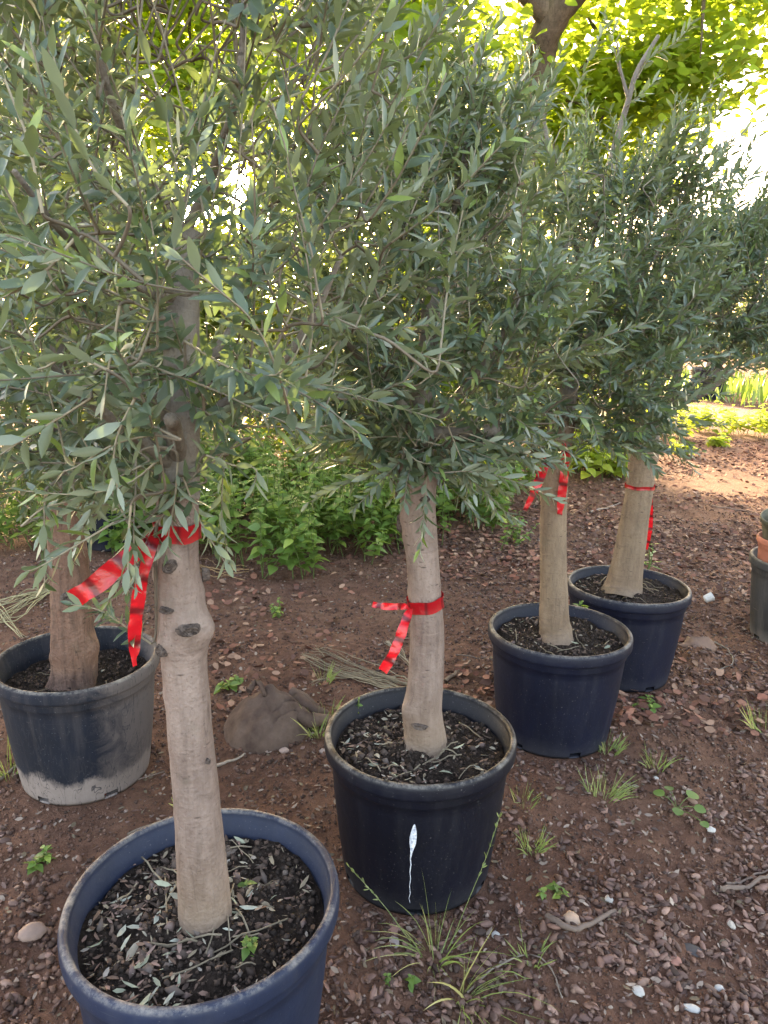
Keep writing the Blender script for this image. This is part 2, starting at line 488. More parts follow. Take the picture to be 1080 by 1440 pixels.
# road beyond the trees, running off to the right
n1, n2 = on_ground(955, 588), on_ground(1080, 611)
f1, f2 = on_ground(955, 564), on_ground(1080, 574)
d = unit((n2 - n1) + (f2 - f1) * .5)
mb = MB()
q = []
for s_ in np.linspace(-14, 40, 60):
    a = n1 + d * s_; b = f1 + d * s_
    w = (vnoise(s_ * 1.3, 0, 0, 7) - .5) * .5
    q += [[a[0] + w * .3, a[1] + w, .004], [(a[0] + b[0]) / 2, (a[1] + b[1]) / 2, .03], [b[0], b[1] + w * .5, .006]]
q = np.array(q); k = np.arange(59)[:, None]
fs = np.concatenate([np.stack([k * 3 + c, (k + 1) * 3 + c, (k + 1) * 3 + c + 1, k * 3 + c + 1], -1).reshape(-1, 4) for c in (0, 1)])
mb.add(q, fs[:, ::-1]); tag(mb.build('road', MAT['road']), kind='structure')
ROAD_D, ROAD_F = d, f1


# ------------------------------------------------------------------ leaves
def leaf_template(stations, fold=.18, curl=.12):
    """(u along, v across, w up) with a fold on the midrib; stations: list of (u, halfwidth)"""
    v = []; f4 = []; f3 = []
    rows = []
    for (u, hw) in stations:
        w = -curl * u * u
        if hw == 0:
            rows.append([len(v)]); v.append((u, 0, w))
        else:
            b = len(v); rows.append([b, b + 1, b + 2])
            v += [(u, hw, w + fold * hw * 2), (u, 0, w), (u, -hw, w + fold * hw * 2)]
    for a, b in zip(rows[:-1], rows[1:]):
        if len(a) == 1:
            f3 += [(a[0], b[1], b[0]), (a[0], b[2], b[1])]
        elif len(b) == 1:
            f3 += [(a[0], a[1], b[0]), (a[1], a[2], b[0])]
        else:
            f4 += [(a[0], a[1], b[1], b[0]), (a[1], a[2], b[2], b[1])]
    return np.array(v, float), [np.array(x, np.int64) for x in (f4, f3) if x]


OLIVE = leaf_template([(0, 0), (.10, .045), (.34, .126), (.64, .116), (.88, .052), (1, 0)], .12, .12)
OLIVE_FAR = leaf_template([(0, 0), (.33, .132), (.74, .105), (1, 0)], .12, .12)
BROAD = leaf_template([(0, 0), (.18, .30), (.5, .36), (.82, .18), (1, 0)], .12, .25)
OVATE = leaf_template([(0, 0), (.12, .24), (.35, .36), (.65, .24), (1, 0)], .14, .22)


def add_leaves(mb, tpl, p, d, n, L, wid=1.0, tint=None, mat=0, curl=None):
    tv, tf = tpl; K = len(tv); Nn = len(p)
    d = unit(d); n = unit(n - d * (n * d).sum(1, keepdims=True)); b = np.cross(n, d)
    L = np.broadcast_to(np.asarray(L, float), (Nn,))[:, None, None]; wd = np.broadcast_to(np.asarray(wid, float), (Nn,))[:, None]
    c = np.ones((Nn, 1)) if curl is None else curl[:, None]
    V = p[:, None] + L * (tv[None, :, 0, None] * d[:, None] + (tv[None, :, 1] * wd)[..., None] * b[:, None] + (tv[None, :, 2] * c)[..., None] * n[:, None])
    if tint is None: tint = np.full((Nn, 3), .5)
    T = np.repeat(tint, K, axis=0)
    off = (np.arange(Nn) * K)[:, None, None]
    mb.add(V.reshape(-1, 3), [(f[None] + off).reshape(-1, f.shape[1]) for f in tf], T, mat)


def shoot_leaves(rng, P, spacing=.018, L0=.046, bare=.12, ang=(38, 62)):
    """opposite, decussate leaves along the polyline P -> p, d, n, L"""
    P = np.asarray(P); seg = np.linalg.norm(np.diff(P, axis=0), axis=1); c = np.concatenate([[0], np.cumsum(seg)])
    s = np.arange(c[-1] * bare, c[-1], spacing); s = s + rng.uniform(-.003, .003, len(s)); s = np.clip(s, 0, c[-1])
    p = np.stack([np.interp(s, c, P[:, k]) for k in range(3)], 1)
    T, N_, B_ = frames(P)
    t = unit(np.stack([np.interp(s, c, T[:, k]) for k in range(3)], 1))
    nn = np.stack([np.interp(s, c, N_[:, k]) for k in range(3)], 1)
    nn = unit(nn - t * (nn * t).sum(1, keepdims=True)); bb = np.cross(t, nn)
    out = []
    a0 = rng.uniform(0, np.pi)
    u = s / c[-1]
    for side in (0, np.pi):
        az = a0 + np.arange(len(s)) * np.pi / 2 + side + rng.normal(0, .35, len(s))
        phi = np.radians(rng.uniform(*ang, len(s))) * (1.05 - .45 * u)
        rad = np.cos(az)[:, None] * nn + np.sin(az)[:, None] * bb
        d = t * np.cos(phi)[:, None] + rad * np.sin(phi)[:, None]
        d = d + np.array([0, 0, -.10]) + rng.normal(0, .09, d.shape)
        n = t + rng.normal(0, .30, d.shape) + np.array([0, 0, .25])
        L = L0 * (1.08 - .45 * u ** 3) * rng.uniform(.72, 1.15, len(s)) * np.where(u < .2, .85, 1)
        keep = rng.random(len(s)) > .07
        out.append((p[keep], d[keep], n[keep], L[keep]))
    # tip pair, folded up
    return [np.concatenate(x) for x in zip(*out)]


def grow(base, direction, length, bend, rng, n=7, wig=.05):
    """polyline starting at base, heading direction, bending by vector bend"""
    P = [np.asarray(base, float)]; d = unit(np.asarray(direction, float))
    st = length / (n - 1)
    for _ in range(n - 1):
        d = unit(d + np.asarray(bend) / (n - 1) + rng.normal(0, wig, 3))
        P.append(P[-1] + d * st)
    return np.array(P)


TWIG_A = np.array([.20, .165, .125]); TWIG_B = np.array([.30, .27, .20])


def olive_crown(parent, rng, limbs, env, n_shoots, L0=.046, extra=(), tpl=OLIVE, droop_z=None, spacing=.018, guard=None, holes=()):
    """env(z01, theta) -> point on the outer surface of the crown; limbs: list of polylines (skeleton)"""
    mb = MB()
    skel = np.concatenate([spline(l[:, :3], .03) for l in limbs])
    shoots = []
    for _ in range(n_shoots):
        z01 = rng.beta(1.15, 1.1); th = rng.uniform(0, 2 * np.pi); rad = math.sqrt(rng.uniform(.06, 1.0))
        c0, s0 = env(z01, th)
        mid = c0 + (s0 - c0) * rad
        o = unit(s0 - c0); o[2] = 0
        ln = rng.uniform(.15, .33) * (1.15 if z01 > .7 else 1)
        lift = np.interp(z01, [0, .12, .35, .7, 1], [-.35, .05, .5, .75, 1.2])
        d = o * rng.uniform(.5, 1.0) + np.array([0, 0, lift]) + rng.normal(0, .42, 3)
        bend = np.array([0, 0, rng.uniform(-.25, .6)]) if z01 > .25 else np.array([0, 0, rng.uniform(-.7, .35)])
        d = unit(d); b = mid - d * ln * .45
        P = grow(b, d, ln, bend, rng)
        if guard is not None and guard(P): continue
        if any(np.linalg.norm((P[3] - h[0]) - ((P[3] - h[0]) @ h[1]) * h[1]) < h[2] * .9 for h in holes): continue
        shoots.append((np.linalg.norm(b - skel, axis=1).min(), P, .0))
    shoots.sort(key=lambda s: s[0])
    shoots += [(0, e, 1.0) for e in extra]
    pl = []; 
    for _, P, ex in shoots:
        b = P[0]
        dv = b - skel; dist = np.linalg.norm(dv, axis=1) * (1 + .8 * np.clip(-(dv @ unit(P[1] - P[0])) / (np.linalg.norm(dv, axis=1) + 1e-9), 0, 1)) + np.where(dv[:, 2] < -.02, .3 * -dv[:, 2], 0)
        q = skel[dist.argmin()]
        gap = np.linalg.norm(b - q)
        r0 = .0010 + .0020 * min(1, gap / .3)
        if gap > .012:
            d1 = unit(P[1] - P[0]) * (.35 if ex else 1); c1 = q + (b - q) * .35 + np.array([0, 0, .10 * gap]) + rng.normal(0, .006, 3); c2 = b - d1 * gap * .38
            u = np.linspace(0, 1, 9)[:, None]
            C = (1 - u) ** 3 * q + 3 * (1 - u) ** 2 * u * c1 + 3 * (1 - u) * u * u * c2 + u ** 3 * b
            tube(mb, C, np.linspace(r0 + .0010, .0018, 9), 5, TWIG_A * rng.uniform(.7, 1.1), 1, cap=False)
            skel = np.concatenate([skel, C[1:]])
        skel = np.concatenate([skel, P[1:4]])
        tw = TWIG_A + (TWIG_B - TWIG_A) * rng.random() + (np.array([.06, .05, .03]) if ex else 0)
        tube(mb, P, np.linspace(.0018, .0008, len(P)), 5, tw, 1)
        pl.append(shoot_leaves(rng, P, spacing * (1.1 if ex else 1), L0 * (1.02 if ex else 1)))
    p, d, n, L = [np.concatenate(x) for x in zip(*pl)]
    for h in holes:                                   # real gaps in the foliage: h = (point, direction, radius)
        w = p - h[0]; a = (w * h[1]).sum(1); r = np.linalg.norm(w - a[:, None] * h[1], axis=1)
        k = (r > h[2] * (.35 + .95 * rng.random(len(r))))
        p, d, n, L = p[k], d[k], n[k], L[k]
    tint = np.stack([rng.random(len(p)) * .7 + .3 * vnoise(*(p * 6).T, 5), rng.random(len(p)), rng.random(len(p))], 1)
    add_leaves(mb, tpl, p, d, n, L, rng.uniform(.82, 1.22, len(p)), tint, 0, rng.uniform(-.6, 2.4, len(p)))
    return mb.build('crown', [MAT['olive_leaf'], MAT['twig']], parent)


# ------------------------------------------------------------------ pots
POT_R, POT_H, POT_B = .25, .406, .196


def pot_profile(scale=1.0):
    body = [(.190, .004), (.196, .0), (.1985, .010), (.200, .022)] + [(.200 + (.232 - .200) * u + .003 * math.sin(u * math.pi), .022 + .310 * u) for u in np.linspace(.08, 1, 12)]
    body += [(.2355, .335), (.2375, .340), (.2385, .358), (.2405, .3625)]
    return [(r * scale, z * scale) for r, z in body]


def rim_profile(scale=1.0):
    p = [(.2405, .3625), (.2475, .3645), (.2502, .368), (.2510, .374), (.2508, .394), (.2485, .4025), (.2445, .406), (.2385, .4062), (.2350, .4045), (.2333, .400),
         (.2328, .388), (.2292, .3855), (.2288, .375), (.2254, .3725), (.2250, .361), (.2222, .3585), (.2218, .335), (.218, .30), (.20, .03)]
    return [(r * scale, z * scale) for r, z in p]


def pot_radius(z):
    p = np.array(pot_profile()); return np.interp(z, p[2:, 1], p[2:, 0])


def make_pot(root, c, mat, seed, rot=0.0, scale=1.0):
    seg = 120
    mb = MB()
    prof = pot_profile(scale)
    notch = [int(seg * (q / 6.0) + rot * seg) % seg for q in range(6)]

    def skip(i, j):
        s = np.zeros(len(i), bool)
        for nn in notch:
            s |= (i <= 2) & (i >= 1) & ((j - nn) % seg < 4)
        return s
    lathe(mb, prof, seg, c, skip=skip, wob=.010, seed=seed)
    # floor of the pot, just above the ground
    a = np.arange(seg) * 2 * np.pi / seg
    V = np.stack([np.cos(a) * .19 * scale, np.sin(a) * .19 * scale, np.full(seg, .0042 * scale)], -1) + np.asarray(c)
    mb.add(np.concatenate([V, [np.asarray(c) + [0, 0, .0042]]]), np.stack([np.arange(seg), (np.arange(seg) + 1) % seg, np.full(seg, seg)], -1))
    pot = mb.build('pot', mat, root)
    mb = MB(); lathe(mb, rim_profile(scale), seg, c, wob=.010, seed=seed)
    mb.build('rim', mat, pot)
    return pot


LIT = [(.30, .24, .17), (.20, .12, .085), (.14, .09, .07), (.38, .33, .26), (.24, .15, .12), (.09, .06, .05), (.30, .19, .16)]


def chips(mb, rng, xy, zf, Lr, wid, lift=.004, pal=LIT, flat=.35, mat=0, tpl=OLIVE_FAR):
    n = len(xy); th = rng.uniform(0, 2 * np.pi, n)
    d = np.stack([np.cos(th), np.sin(th), rng.normal(0, .18, n)], 1)
    nn = np.stack([rng.normal(0, flat, n), rng.normal(0, flat, n), np.ones(n)], 1)
    L = rng.uniform(*Lr, n)
    p = np.stack([xy[:, 0], xy[:, 1], zf(xy[:, 0], xy[:, 1]) + rng.uniform(.001, lift, n)], 1) - d * L[:, None] * .5
    p[:, 2] = np.maximum(p[:, 2], zf(p[:, 0], p[:, 1]) + .001)
    add_leaves(mb, tpl, p, d, nn, L, rng.uniform(*wid, n), np.array(pal)[rng.integers(0, len(pal), n)] * rng.uniform(.7, 1.15, (n, 1)), mat, rng.uniform(-2.5, 2.5, n))


OCT = np.array([(1, 0, 0), (-1, 0, 0), (0, 1, 0), (0, -1, 0), (0, 0, 1), (0, 0, -1)], float)
OCF = np.array([(0, 2, 4), (2, 1, 4), (1, 3, 4), (3, 0, 4), (2, 0, 5), (1, 2, 5), (3, 1, 5), (0, 3, 5)])


def lumps(mb, rng, p, size, tint, V0=OCT, F0=OCF, jit=.25, stretch=(1, 1, 1), tilt=1.0, mat=0):
    n = len(p); K = len(V0)
    ax = unit(rng.normal(0, 1, (n, 3)) * np.array([1, 1, tilt])); b = unit(np.cross(ax, rng.normal(0, 1, (n, 3)) * np.array([tilt, tilt, 1]))); c = np.cross(ax, b)
    v = V0[None] * np.asarray(stretch) * (1 + rng.uniform(-jit, jit, (n, K, 1)))
    V = p[:, None] + size[:, None, None] * (v[..., 0:1] * ax[:, None] + v[..., 1:2] * b[:, None] + v[..., 2:3] * c[:, None])
    mb.add(V.reshape(-1, 3), (F0[None] + (np.arange(n) * K)[:, None, None]).reshape(-1, F0.shape[1]), np.repeat(tint, K, 0), mat)


def make_soil(root, c, z, rng, litter=60, crumbs=500, pale=.3, sticks=8, chunks=0):
    R = .2235
    nr, na = 26, 72
    rr = np.linspace(0, 1, nr) ** .8 * R; a = np.arange(na) * 2 * np.pi / na
    X = c[0] + rr[:, None] * np.cos(a); Y = c[1] + rr[:, None] * np.sin(a)

    def zf(x, y):
        r = np.hypot(np.asarray(x) - c[0], np.asarray(y) - c[1])
        return z + (vnoise(np.asarray(x) * 22, np.asarray(y) * 22, 0, 21) - .5) * .022 + (vnoise(np.asarray(x) * 70, np.asarray(y) * 70, 0, 22) - .5) * .012 + .026 * np.exp(-(r / .075) ** 2) - .006 * (r / R) ** 4
    mb = MB(); mb.add(np.stack([X, Y, zf(X, Y)], -1).reshape(-1, 3), tube_faces(nr, na)[:, ::-1])
    so = mb.build('potting_soil', MAT['soil'], root)
    so['kind'] = 'stuff'
    mb = MB()

    def disc(n, r=.215):
        th = rng.uniform(0, 2 * np.pi, n); q = r * np.sqrt(rng.random(n)); return np.stack([c[0] + q * np.cos(th), c[1] + q * np.sin(th)], 1)
    xy = disc(crumbs); s = rng.uniform(.0018, .007, crumbs) * rng.uniform(.5, 1.3, crumbs)
    lumps(mb, rng, np.stack([xy[:, 0], xy[:, 1], zf(xy[:, 0], xy[:, 1]) + s * .3], 1), s, np.array([(.036, .023, .018), (.068, .044, .034), (.11, .07, .054), (.024, .016, .013)])[rng.integers(0, 4, crumbs)])
    if litter:
        xy = disc(litter, .20)
        keep = vnoise(xy[:, 0] * 11, xy[:, 1] * 11, 0, int(rng.integers(50))) + rng.uniform(-.25, .25, litter) > .45
        xy = xy[keep]
        if len(xy):
            chips(mb, rng, xy, zf, (.014, .042), (.6, 1.3), .012, pal=LIT + [(.42, .42, .35), (.36, .38, .28)] * 2 if pale > .2 else LIT)
    if chunks:
        xy = disc(chunks, .19); xy = xy[(xy[:, 0] < c[0] + .02) | (rng.random(len(xy)) < .25)]; s = rng.uniform(.004, .013, len(xy))
        lumps(mb, rng, np.stack([xy[:, 0], xy[:, 1], zf(xy[:, 0], xy[:, 1]) + s * .35], 1), s, np.array([(.10, .07, .058), (.15, .115, .10), (.06, .04, .033), (.19, .13, .115)])[rng.integers(0, 4, len(xy))], jit=.45, stretch=(1.5, .9, .7))
        n_ = chunks * 5; xy = disc(n_, .215); xy = xy[(xy[:, 0] < c[0] + .04) | (rng.random(n_) < .35)]
        chips(mb, rng, xy, zf, (.006, .022), (.6, 2.0), .008, pal=LIT + [(.40, .34, .29)])
    for _ in range(sticks):
        q = disc(1, .17)[0]; th = rng.uniform(0, 2 * np.pi); L = rng.uniform(.04, .14)
        P = np.array([[q[0] + math.cos(th) * u * L, q[1] + math.sin(th) * u * L + .01 * math.sin(u * 3), 0] for u in np.linspace(-.5, .5, 6)])
        r = np.hypot(P[:, 0] - c[0], P[:, 1] - c[1])
        if r.max() > .215: continue
        P[:, 2] = zf(P[:, 0], P[:, 1]) + .004 + np.linspace(0, rng.uniform(0, .02), 6)
        tube(mb, P, .0013 * rng.uniform(.7, 1.6), 5, np.array([.30, .24, .17]) * rng.uniform(.6, 1.1), 0)
    lt = mb.build('leaf_litter', MAT['litter'], root); lt['kind'] = 'stuff'
    return zf


# ------------------------------------------------------------------ trunks
def trunk_path(pts, Y):
    """pts: (px, py, width px[, Y]) from the soil up -> resampled x,y,z,r"""
    out = []
    for p in pts:
        yy = p[3] if len(p) > 3 else Y
        q = at(p[0], p[1], yy); out.append([*q, p[2] / 2 * depth(q) / F_PX])
    return spline(np.array(out), .008)


def add_trunk(mb, Q, seg=28, rough=.03, seed=0, knots=(), flare=0.0, mat=0):
    P = Q[:, :3]; T, N_, B_ = frames(P); n = len(P)
    # keep the ring start at a fixed heading
    a = np.arange(seg) * 2 * np.pi / seg
    ref = np.array([1.0, 0, 0]); U = unit(ref - T * (T @ ref)[:, None]); Vv = np.cross(T, U)
    R = Q[:, 3][:, None] * np.ones(seg)
    dirs = np.cos(a)[None, :, None] * U[:, None] + np.sin(a)[None, :, None] * Vv[:, None]
    p0 = P[:, None] + dirs * R[..., None]
    nz = vnoise(p0[..., 0] * 26, p0[..., 1] * 26, p0[..., 2] * 12, seed) - .5
    nz2 = vnoise(p0[..., 0] * 90, p0[..., 1] * 90, p0[..., 2] * 40, seed + 1) - .5
    rn = vnoise(P[:, 2] * 55, 0, 0, seed + 2) - .5
    R = R * (1 + rough * 2.2 * nz + rough * 1.1 * nz2 + .014 * rn[:, None])
    if flare:
        R = R * (1 + flare * np.exp(-(P[:, 2] - P[0, 2]) / .035)[:, None] * (1 + .5 * np.sin(a * 3 + seed)[None]))
    p0 = P[:, None] + dirs * R[..., None]
    for (kp, amp, size) in knots:
        dd = np.linalg.norm(p0 - np.asarray(kp), axis=2)
        R = R + amp * np.exp(-(dd / size) ** 2)
    p0 = P[:, None] + dirs * R[..., None]
    V = np.concatenate([p0.reshape(-1, 3), P[-1:] + T[-1] * Q[-1, 3] * .4])
    j = np.arange(seg)
    mb.add(V, [tube_faces(n, seg), np.stack([(n - 1) * seg + j, (n - 1) * seg + (j + 1) % seg, np.full(seg, n * seg)], -1)], (.5, .5, .5), mat)
    return p0


def trunk_front(Q, px, py):
    """point of the trunk surface seen at pixel px,py"""
    r = ray(px, py); r /= np.linalg.norm(r); best = None
    for s in np.arange(.4, 5, .002):
        p = CAM + r * s
        i = np.argmin(np.abs(Q[:, 2] - p[2]))
        if np.hypot(p[0] - Q[i, 0], p[1] - Q[i, 1]) < Q[i, 3]: return p, i
    dmin = 9
    for s in np.arange(.4, 5, .004):
        p = CAM + r * s; i = np.argmin(np.abs(Q[:, 2] - p[2])); dd = np.hypot(p[0] - Q[i, 0], p[1] - Q[i, 1]) - Q[i, 3]
        if dd < dmin: dmin, best = dd, (p, i)
    return best


def knot_mesh(trunk, Q, px, py, w, h, seed, kn=(), out=.007):
    """dark ringed branch scar sunk in a raised collar"""
    p, i = trunk_front(Q, px, py)
    c = Q[i, :3].copy(); c[2] = p[2]
    nrm = unit(p - c); p = p + nrm * (.001 + sum(a_ * math.exp(-(np.linalg.norm(p - k_) / s_) ** 2) for k_, a_, s_ in kn)); sc = depth(p) / F_PX
    up = np.array([0, 0, 1.0]); sx = unit(np.cross(up, nrm)); up = np.cross(nrm, sx)
    rng = np.random.default_rng(seed)
    mb = MB(); seg = 18
    prof = [(1.35, -.8), (1.18, .15), (1.0, .75), (.82, 1.0), (.62, .55), (.42, .2), (.25, .35), (.08, .25)]
    V = []
    a = np.arange(seg) * 2 * np.pi / seg
    for (r, z) in prof:
        wob = 1 + .13 * np.sin(2 * a + seed) + rng.uniform(-.08, .08, seg)
        V.append(p + np.outer(np.cos(a) * r * wob * w / 2 * sc, sx) + np.outer(np.sin(a) * r * wob * h / 2 * sc, up) + nrm * (z * out - .001))
    V = np.concatenate(V + [(p + nrm * out * .1)[None]])
    j = np.arange(seg); n = len(prof)
    mb.add(V, [tube_faces(n, seg), np.stack([(n - 1) * seg + j, (n - 1) * seg + (j + 1) % seg, np.full(seg, n * seg)], -1)])
    return mb.build('knot', MAT['knot'], trunk)


def limb(pts, r0, r1, n=None):
    P = spline(np.asarray(pts, float), .015); R = np.linspace(r0, r1, len(P))
    return np.concatenate([P, R[:, None]], 1)


def envelope(cx, cy, lean, z0, z1, prof, seed, yscale=1.0):
    pz = [p[0] for p in prof]; pr = [p[1] for p in prof]

    def env(z01, th):
        z = z0 + (z1 - z0) * z01
        c = np.array([cx + lean[0] * z01, cy + lean[1] * z01, z])
        r = np.interp(z01, pz, pr) * (.78 + .44 * vnoise(math.cos(th) * 1.6 + 9, math.sin(th) * 1.6 + 9, z * 3, seed))
        return c, c + np.array([math.cos(th) * r, math.sin(th) * r * yscale, rng_z(seed, z01)])
    return env


def rng_z(seed, z01):
    return .12 * z01 - .03


def px_path(pts, Y):
    P = np.array([at(p[0], p[1], p[2] if len(p) > 2 else Y) for p in pts])
    return spline(P, n=max(7, len(pts) * 3))


SUN_HOLE = (CAM, SUN_DIR, .04)


def olive_tree(key, label, potmat, bark, trunk_pts, Y, fork, limbs_px, env, n_shoots, seed, soil_z, extra=(), L0=.046, knots=(), flare=.2, rough=.03, litter=60, potrot=0.0, tpl=OLIVE, crumbs=500, knot_px=(), guard=None, limb_r=(.022, .0035), holes=(), spacing=.0140, sticks=8):
    rng = np.random.default_rng(seed)
    c = np.array([*TREES[key], 0.0])
    root = empty('potted_olive_tree', c, label, 'olive tree', 'olive trees in black nursery pots')
    pot = make_pot(root, c, potmat, seed, potrot)
    make_soil(root, c, soil_z, rng, litter, crumbs, .3, sticks, {'A': 130, 'B': 90, 'C': 40, 'D': 30}.get(key, 0))
    Q = trunk_path(trunk_pts, Y)
    mb = MB()
    kn = []
    for (px, py, amp, size) in knots:
        p, i = trunk_front(Q, px, py); kn.append((p, amp, size))
    for _ in range(14):                                # swollen, uneven root collar
        th = rng.uniform(0, 2 * np.pi); zz = Q[0, 2] + rng.uniform(.0, .075); i = int(np.argmin(np.abs(Q[:, 2] - zz)))
        kn.append((Q[i, :3] + Q[i, 3] * np.array([math.cos(th), math.sin(th), 0]), rng.uniform(.002, .0085), rng.uniform(.008, .022)))
    for _ in range(16):                                # small scars up the stem
        th = rng.uniform(0, 2 * np.pi); i = int(rng.integers(10, len(Q)))
        kn.append((Q[i, :3] + Q[i, 3] * np.array([math.cos(th), math.sin(th), 0]), rng.uniform(-.002, .0045), rng.uniform(.006, .018)))
    add_trunk(mb, Q, 30, rough, seed, kn, flare)
    limbs = []
    top = Q[-1, :3]
    for lp in limbs_px:
        P = np.array([at(*p) for p in lp['p']])
        l = limb(P, lp.get('r0', limb_r[0]), lp.get('r1', limb_r[1])); limbs.append(l)
        add_trunk(mb, l, 12, .05, seed + 3, (), 0, 1)
    tr = mb.build('trunk', [bark, MAT['limb']], root)
    for n_, k in enumerate(knot_px):
        knot_mesh(tr, Q, *k, seed + n_, kn)
    olive_crown(root, rng, limbs + [Q[-6:]], env, n_shoots, L0, [px_path(*e) for e in extra], tpl, spacing=spacing, guard=guard, holes=holes)
    return root, pot, tr, Q


def no_cam(rmin):
    def g(P):
        return np.linalg.norm(P - CAM, axis=1).min() < rmin
    return g


GA = lambda P: bool(np.linalg.norm(P - CAM, axis=1).min() < .62 or ((P[:, 2] < 1.27) & (P[:, 0] > -.22)).any())
EXA = [
    ([(318, 352), (333, 265), (341, 150), (348, 0)], .98),
    ([(340, 215), (372, 120), (430, 85), (478, 40)], 1.0),
    ([(110, 330), (60, 385), (10, 415), (-60, 455)], .78),
    ([(180, 290), (130, 235), (95, 150), (70, 60)], .74),
    ([(260, 480, .95), (330, 520, .8), (395, 525, .70), (430, 470, .68)], .7),
    ([(410, 600, .80), (398, 545, .74), (372, 480, .70), (345, 440, .68), (312, 412, .66), (275, 380, .65), (240, 350, .65)], .7),
    ([(168, 430), (160, 480), (150, 530), (146, 580)], .82),
    ([(190, 560), (170, 600), (160, 640), (165, 690)], .80),
    ([(128, 560), (80, 590), (30, 620), (-30, 660)], .85),
    ([(230, 640), (180, 680), (110, 695), (30, 690)], .90),
    ([(160, 735, .93), (110, 765, .9), (60, 795, .88), (40, 803, .88)], .9),
    ([(64, 690), (62, 740), (64, 790), (62, 830)], .92),
    ([(184, 710), (180, 760), (180, 800), (179, 838)], .93),
    ([(250, 650), (246, 700), (238, 745), (234, 780)], 1.02),
    ([(257, 670), (280, 730), (300, 765), (322, 800)], 1.03),
    ([(212, 905, 1.09), (175, 880, 1.06), (140, 858, 1.03), (100, 850, 1.0)], 1.05),
    ([(300, 540), (360, 560), (430, 540), (500, 548)], .95),
    ([(330, 600), (400, 600), (450, 600), (500, 590)], 1.0),
    ([(290, 640), (330, 655), (360, 660), (355, 690)], 1.0),
    ([(400, 460), (440, 380), (480, 300), (500, 220)], 1.0),
    ([(430, 530), (440, 440), (425, 330), (400, 240)], .95),
    ([(250, 250), (230, 150), (200, 60), (190, -40)], .9),
    ([(60, 300), (40, 200), (10, 120), (-20, 40)], .72),
    ([(150, 520), (100, 500), (50, 520), (-10, 500)], .78),
    ([(30, 740), (60, 715), (95, 705), (128, 690)], .92),
    ([(220, 610), (160, 625), (100, 660), (60, 665)], .86),
]
LIMA = [dict(p=[(252, 700, 1.10), (254, 600, 1.12), (256, 480, 1.14), (258, 380, 1.16), (262, 325, 1.17)], r0=.034, r1=.022),
        dict(p=[(262, 325, 1.17), (300, 240, 1.12), (335, 120, 1.02), (345, -40, 1.0)], r0=.0085, r1=.003),
        dict(p=[(262, 330, 1.17), (200, 240, 1.1), (150, 120, 1.0), (120, -60, .95)], r0=.009, r1=.003),
        dict(p=[(250, 640, 1.09), (245, 600, 1.02), (240, 590, .98)], r0=.014, r1=.010),
        dict(p=[(250, 660, 1.10), (200, 620, 1.05), (120, 560, .97), (60, 500, .9)], r0=.012),
        dict(p=[(254, 600, 1.12), (330, 560, 1.1), (420, 480, 1.08), (480, 360, 1.05)], r0=.012),
        dict(p=[(254, 560, 1.12), (300, 500, 1.25), (350, 420, 1.35), (400, 300, 1.4)], r0=.012),
        dict(p=[(258, 420, 1.15), (180, 400, 1.05), (90, 330, .9), (20, 240, .82)], r0=.008, r1=.003)]
envA = envelope(-.31, 1.16, (0, -.02), 1.17, 1.98, [(0, .20), (.12, .32), (.4, .40), (.75, .34), (1, .20)], 4, .95)
treeA, potA, trA, QA = olive_tree(
    'A', 'nearest olive tree, smooth pale knotty trunk in a bluish pot with blue rim', MAT['pot_blue'], MAT['bark'],
    [(291, 1345, 78, 1.16), (290, 1312, 74), (288, 1270, 73), (283, 1200, 68), (277, 1130, 64), (268, 1040, 62), (264, 980, 62), (259, 930, 63), (258, 885, 70), (254, 845, 66), (249, 800, 62), (249, 755, 59), (250, 700, 58), (252, 660, 55)], 1.12,
    None, LIMA, envA, 440, 101, .352, EXA, .040,
    knots=[(290, 885, .013, .026), (262, 885, .008, .022), (238, 798, .008, .02), (232, 910, .009, .016), (270, 1300, .004, .02), (310, 1290, .005, .02), (285, 830, .003, .015), (236, 855, .004, .012)],
    knot_px=[(240, 795, 16, 18), (264, 884, 24, 16), (235, 857, 16, 9), (233, 912, 13, 15), (289, 808, 9, 15), (291, 1070, 5, 7), (318, 1193, 7, 7)], flare=.12, rough=.022, litter=260, crumbs=1500, guard=GA, holes=[(CAM, unit(ray(335, 258)), .032), (CAM, unit(ray(258, 40)), .075), (CAM, unit(ray(222, 130)), .035), (CAM, unit(ray(430, 120)), .045), (CAM, unit(ray(300, 70)), .04), (CAM, unit(ray(200, 40)), .04), (CAM, unit(ray(256, 440)), .036), (CAM, unit(ray(252, 630)), .03)], potrot=.03, sticks=26)

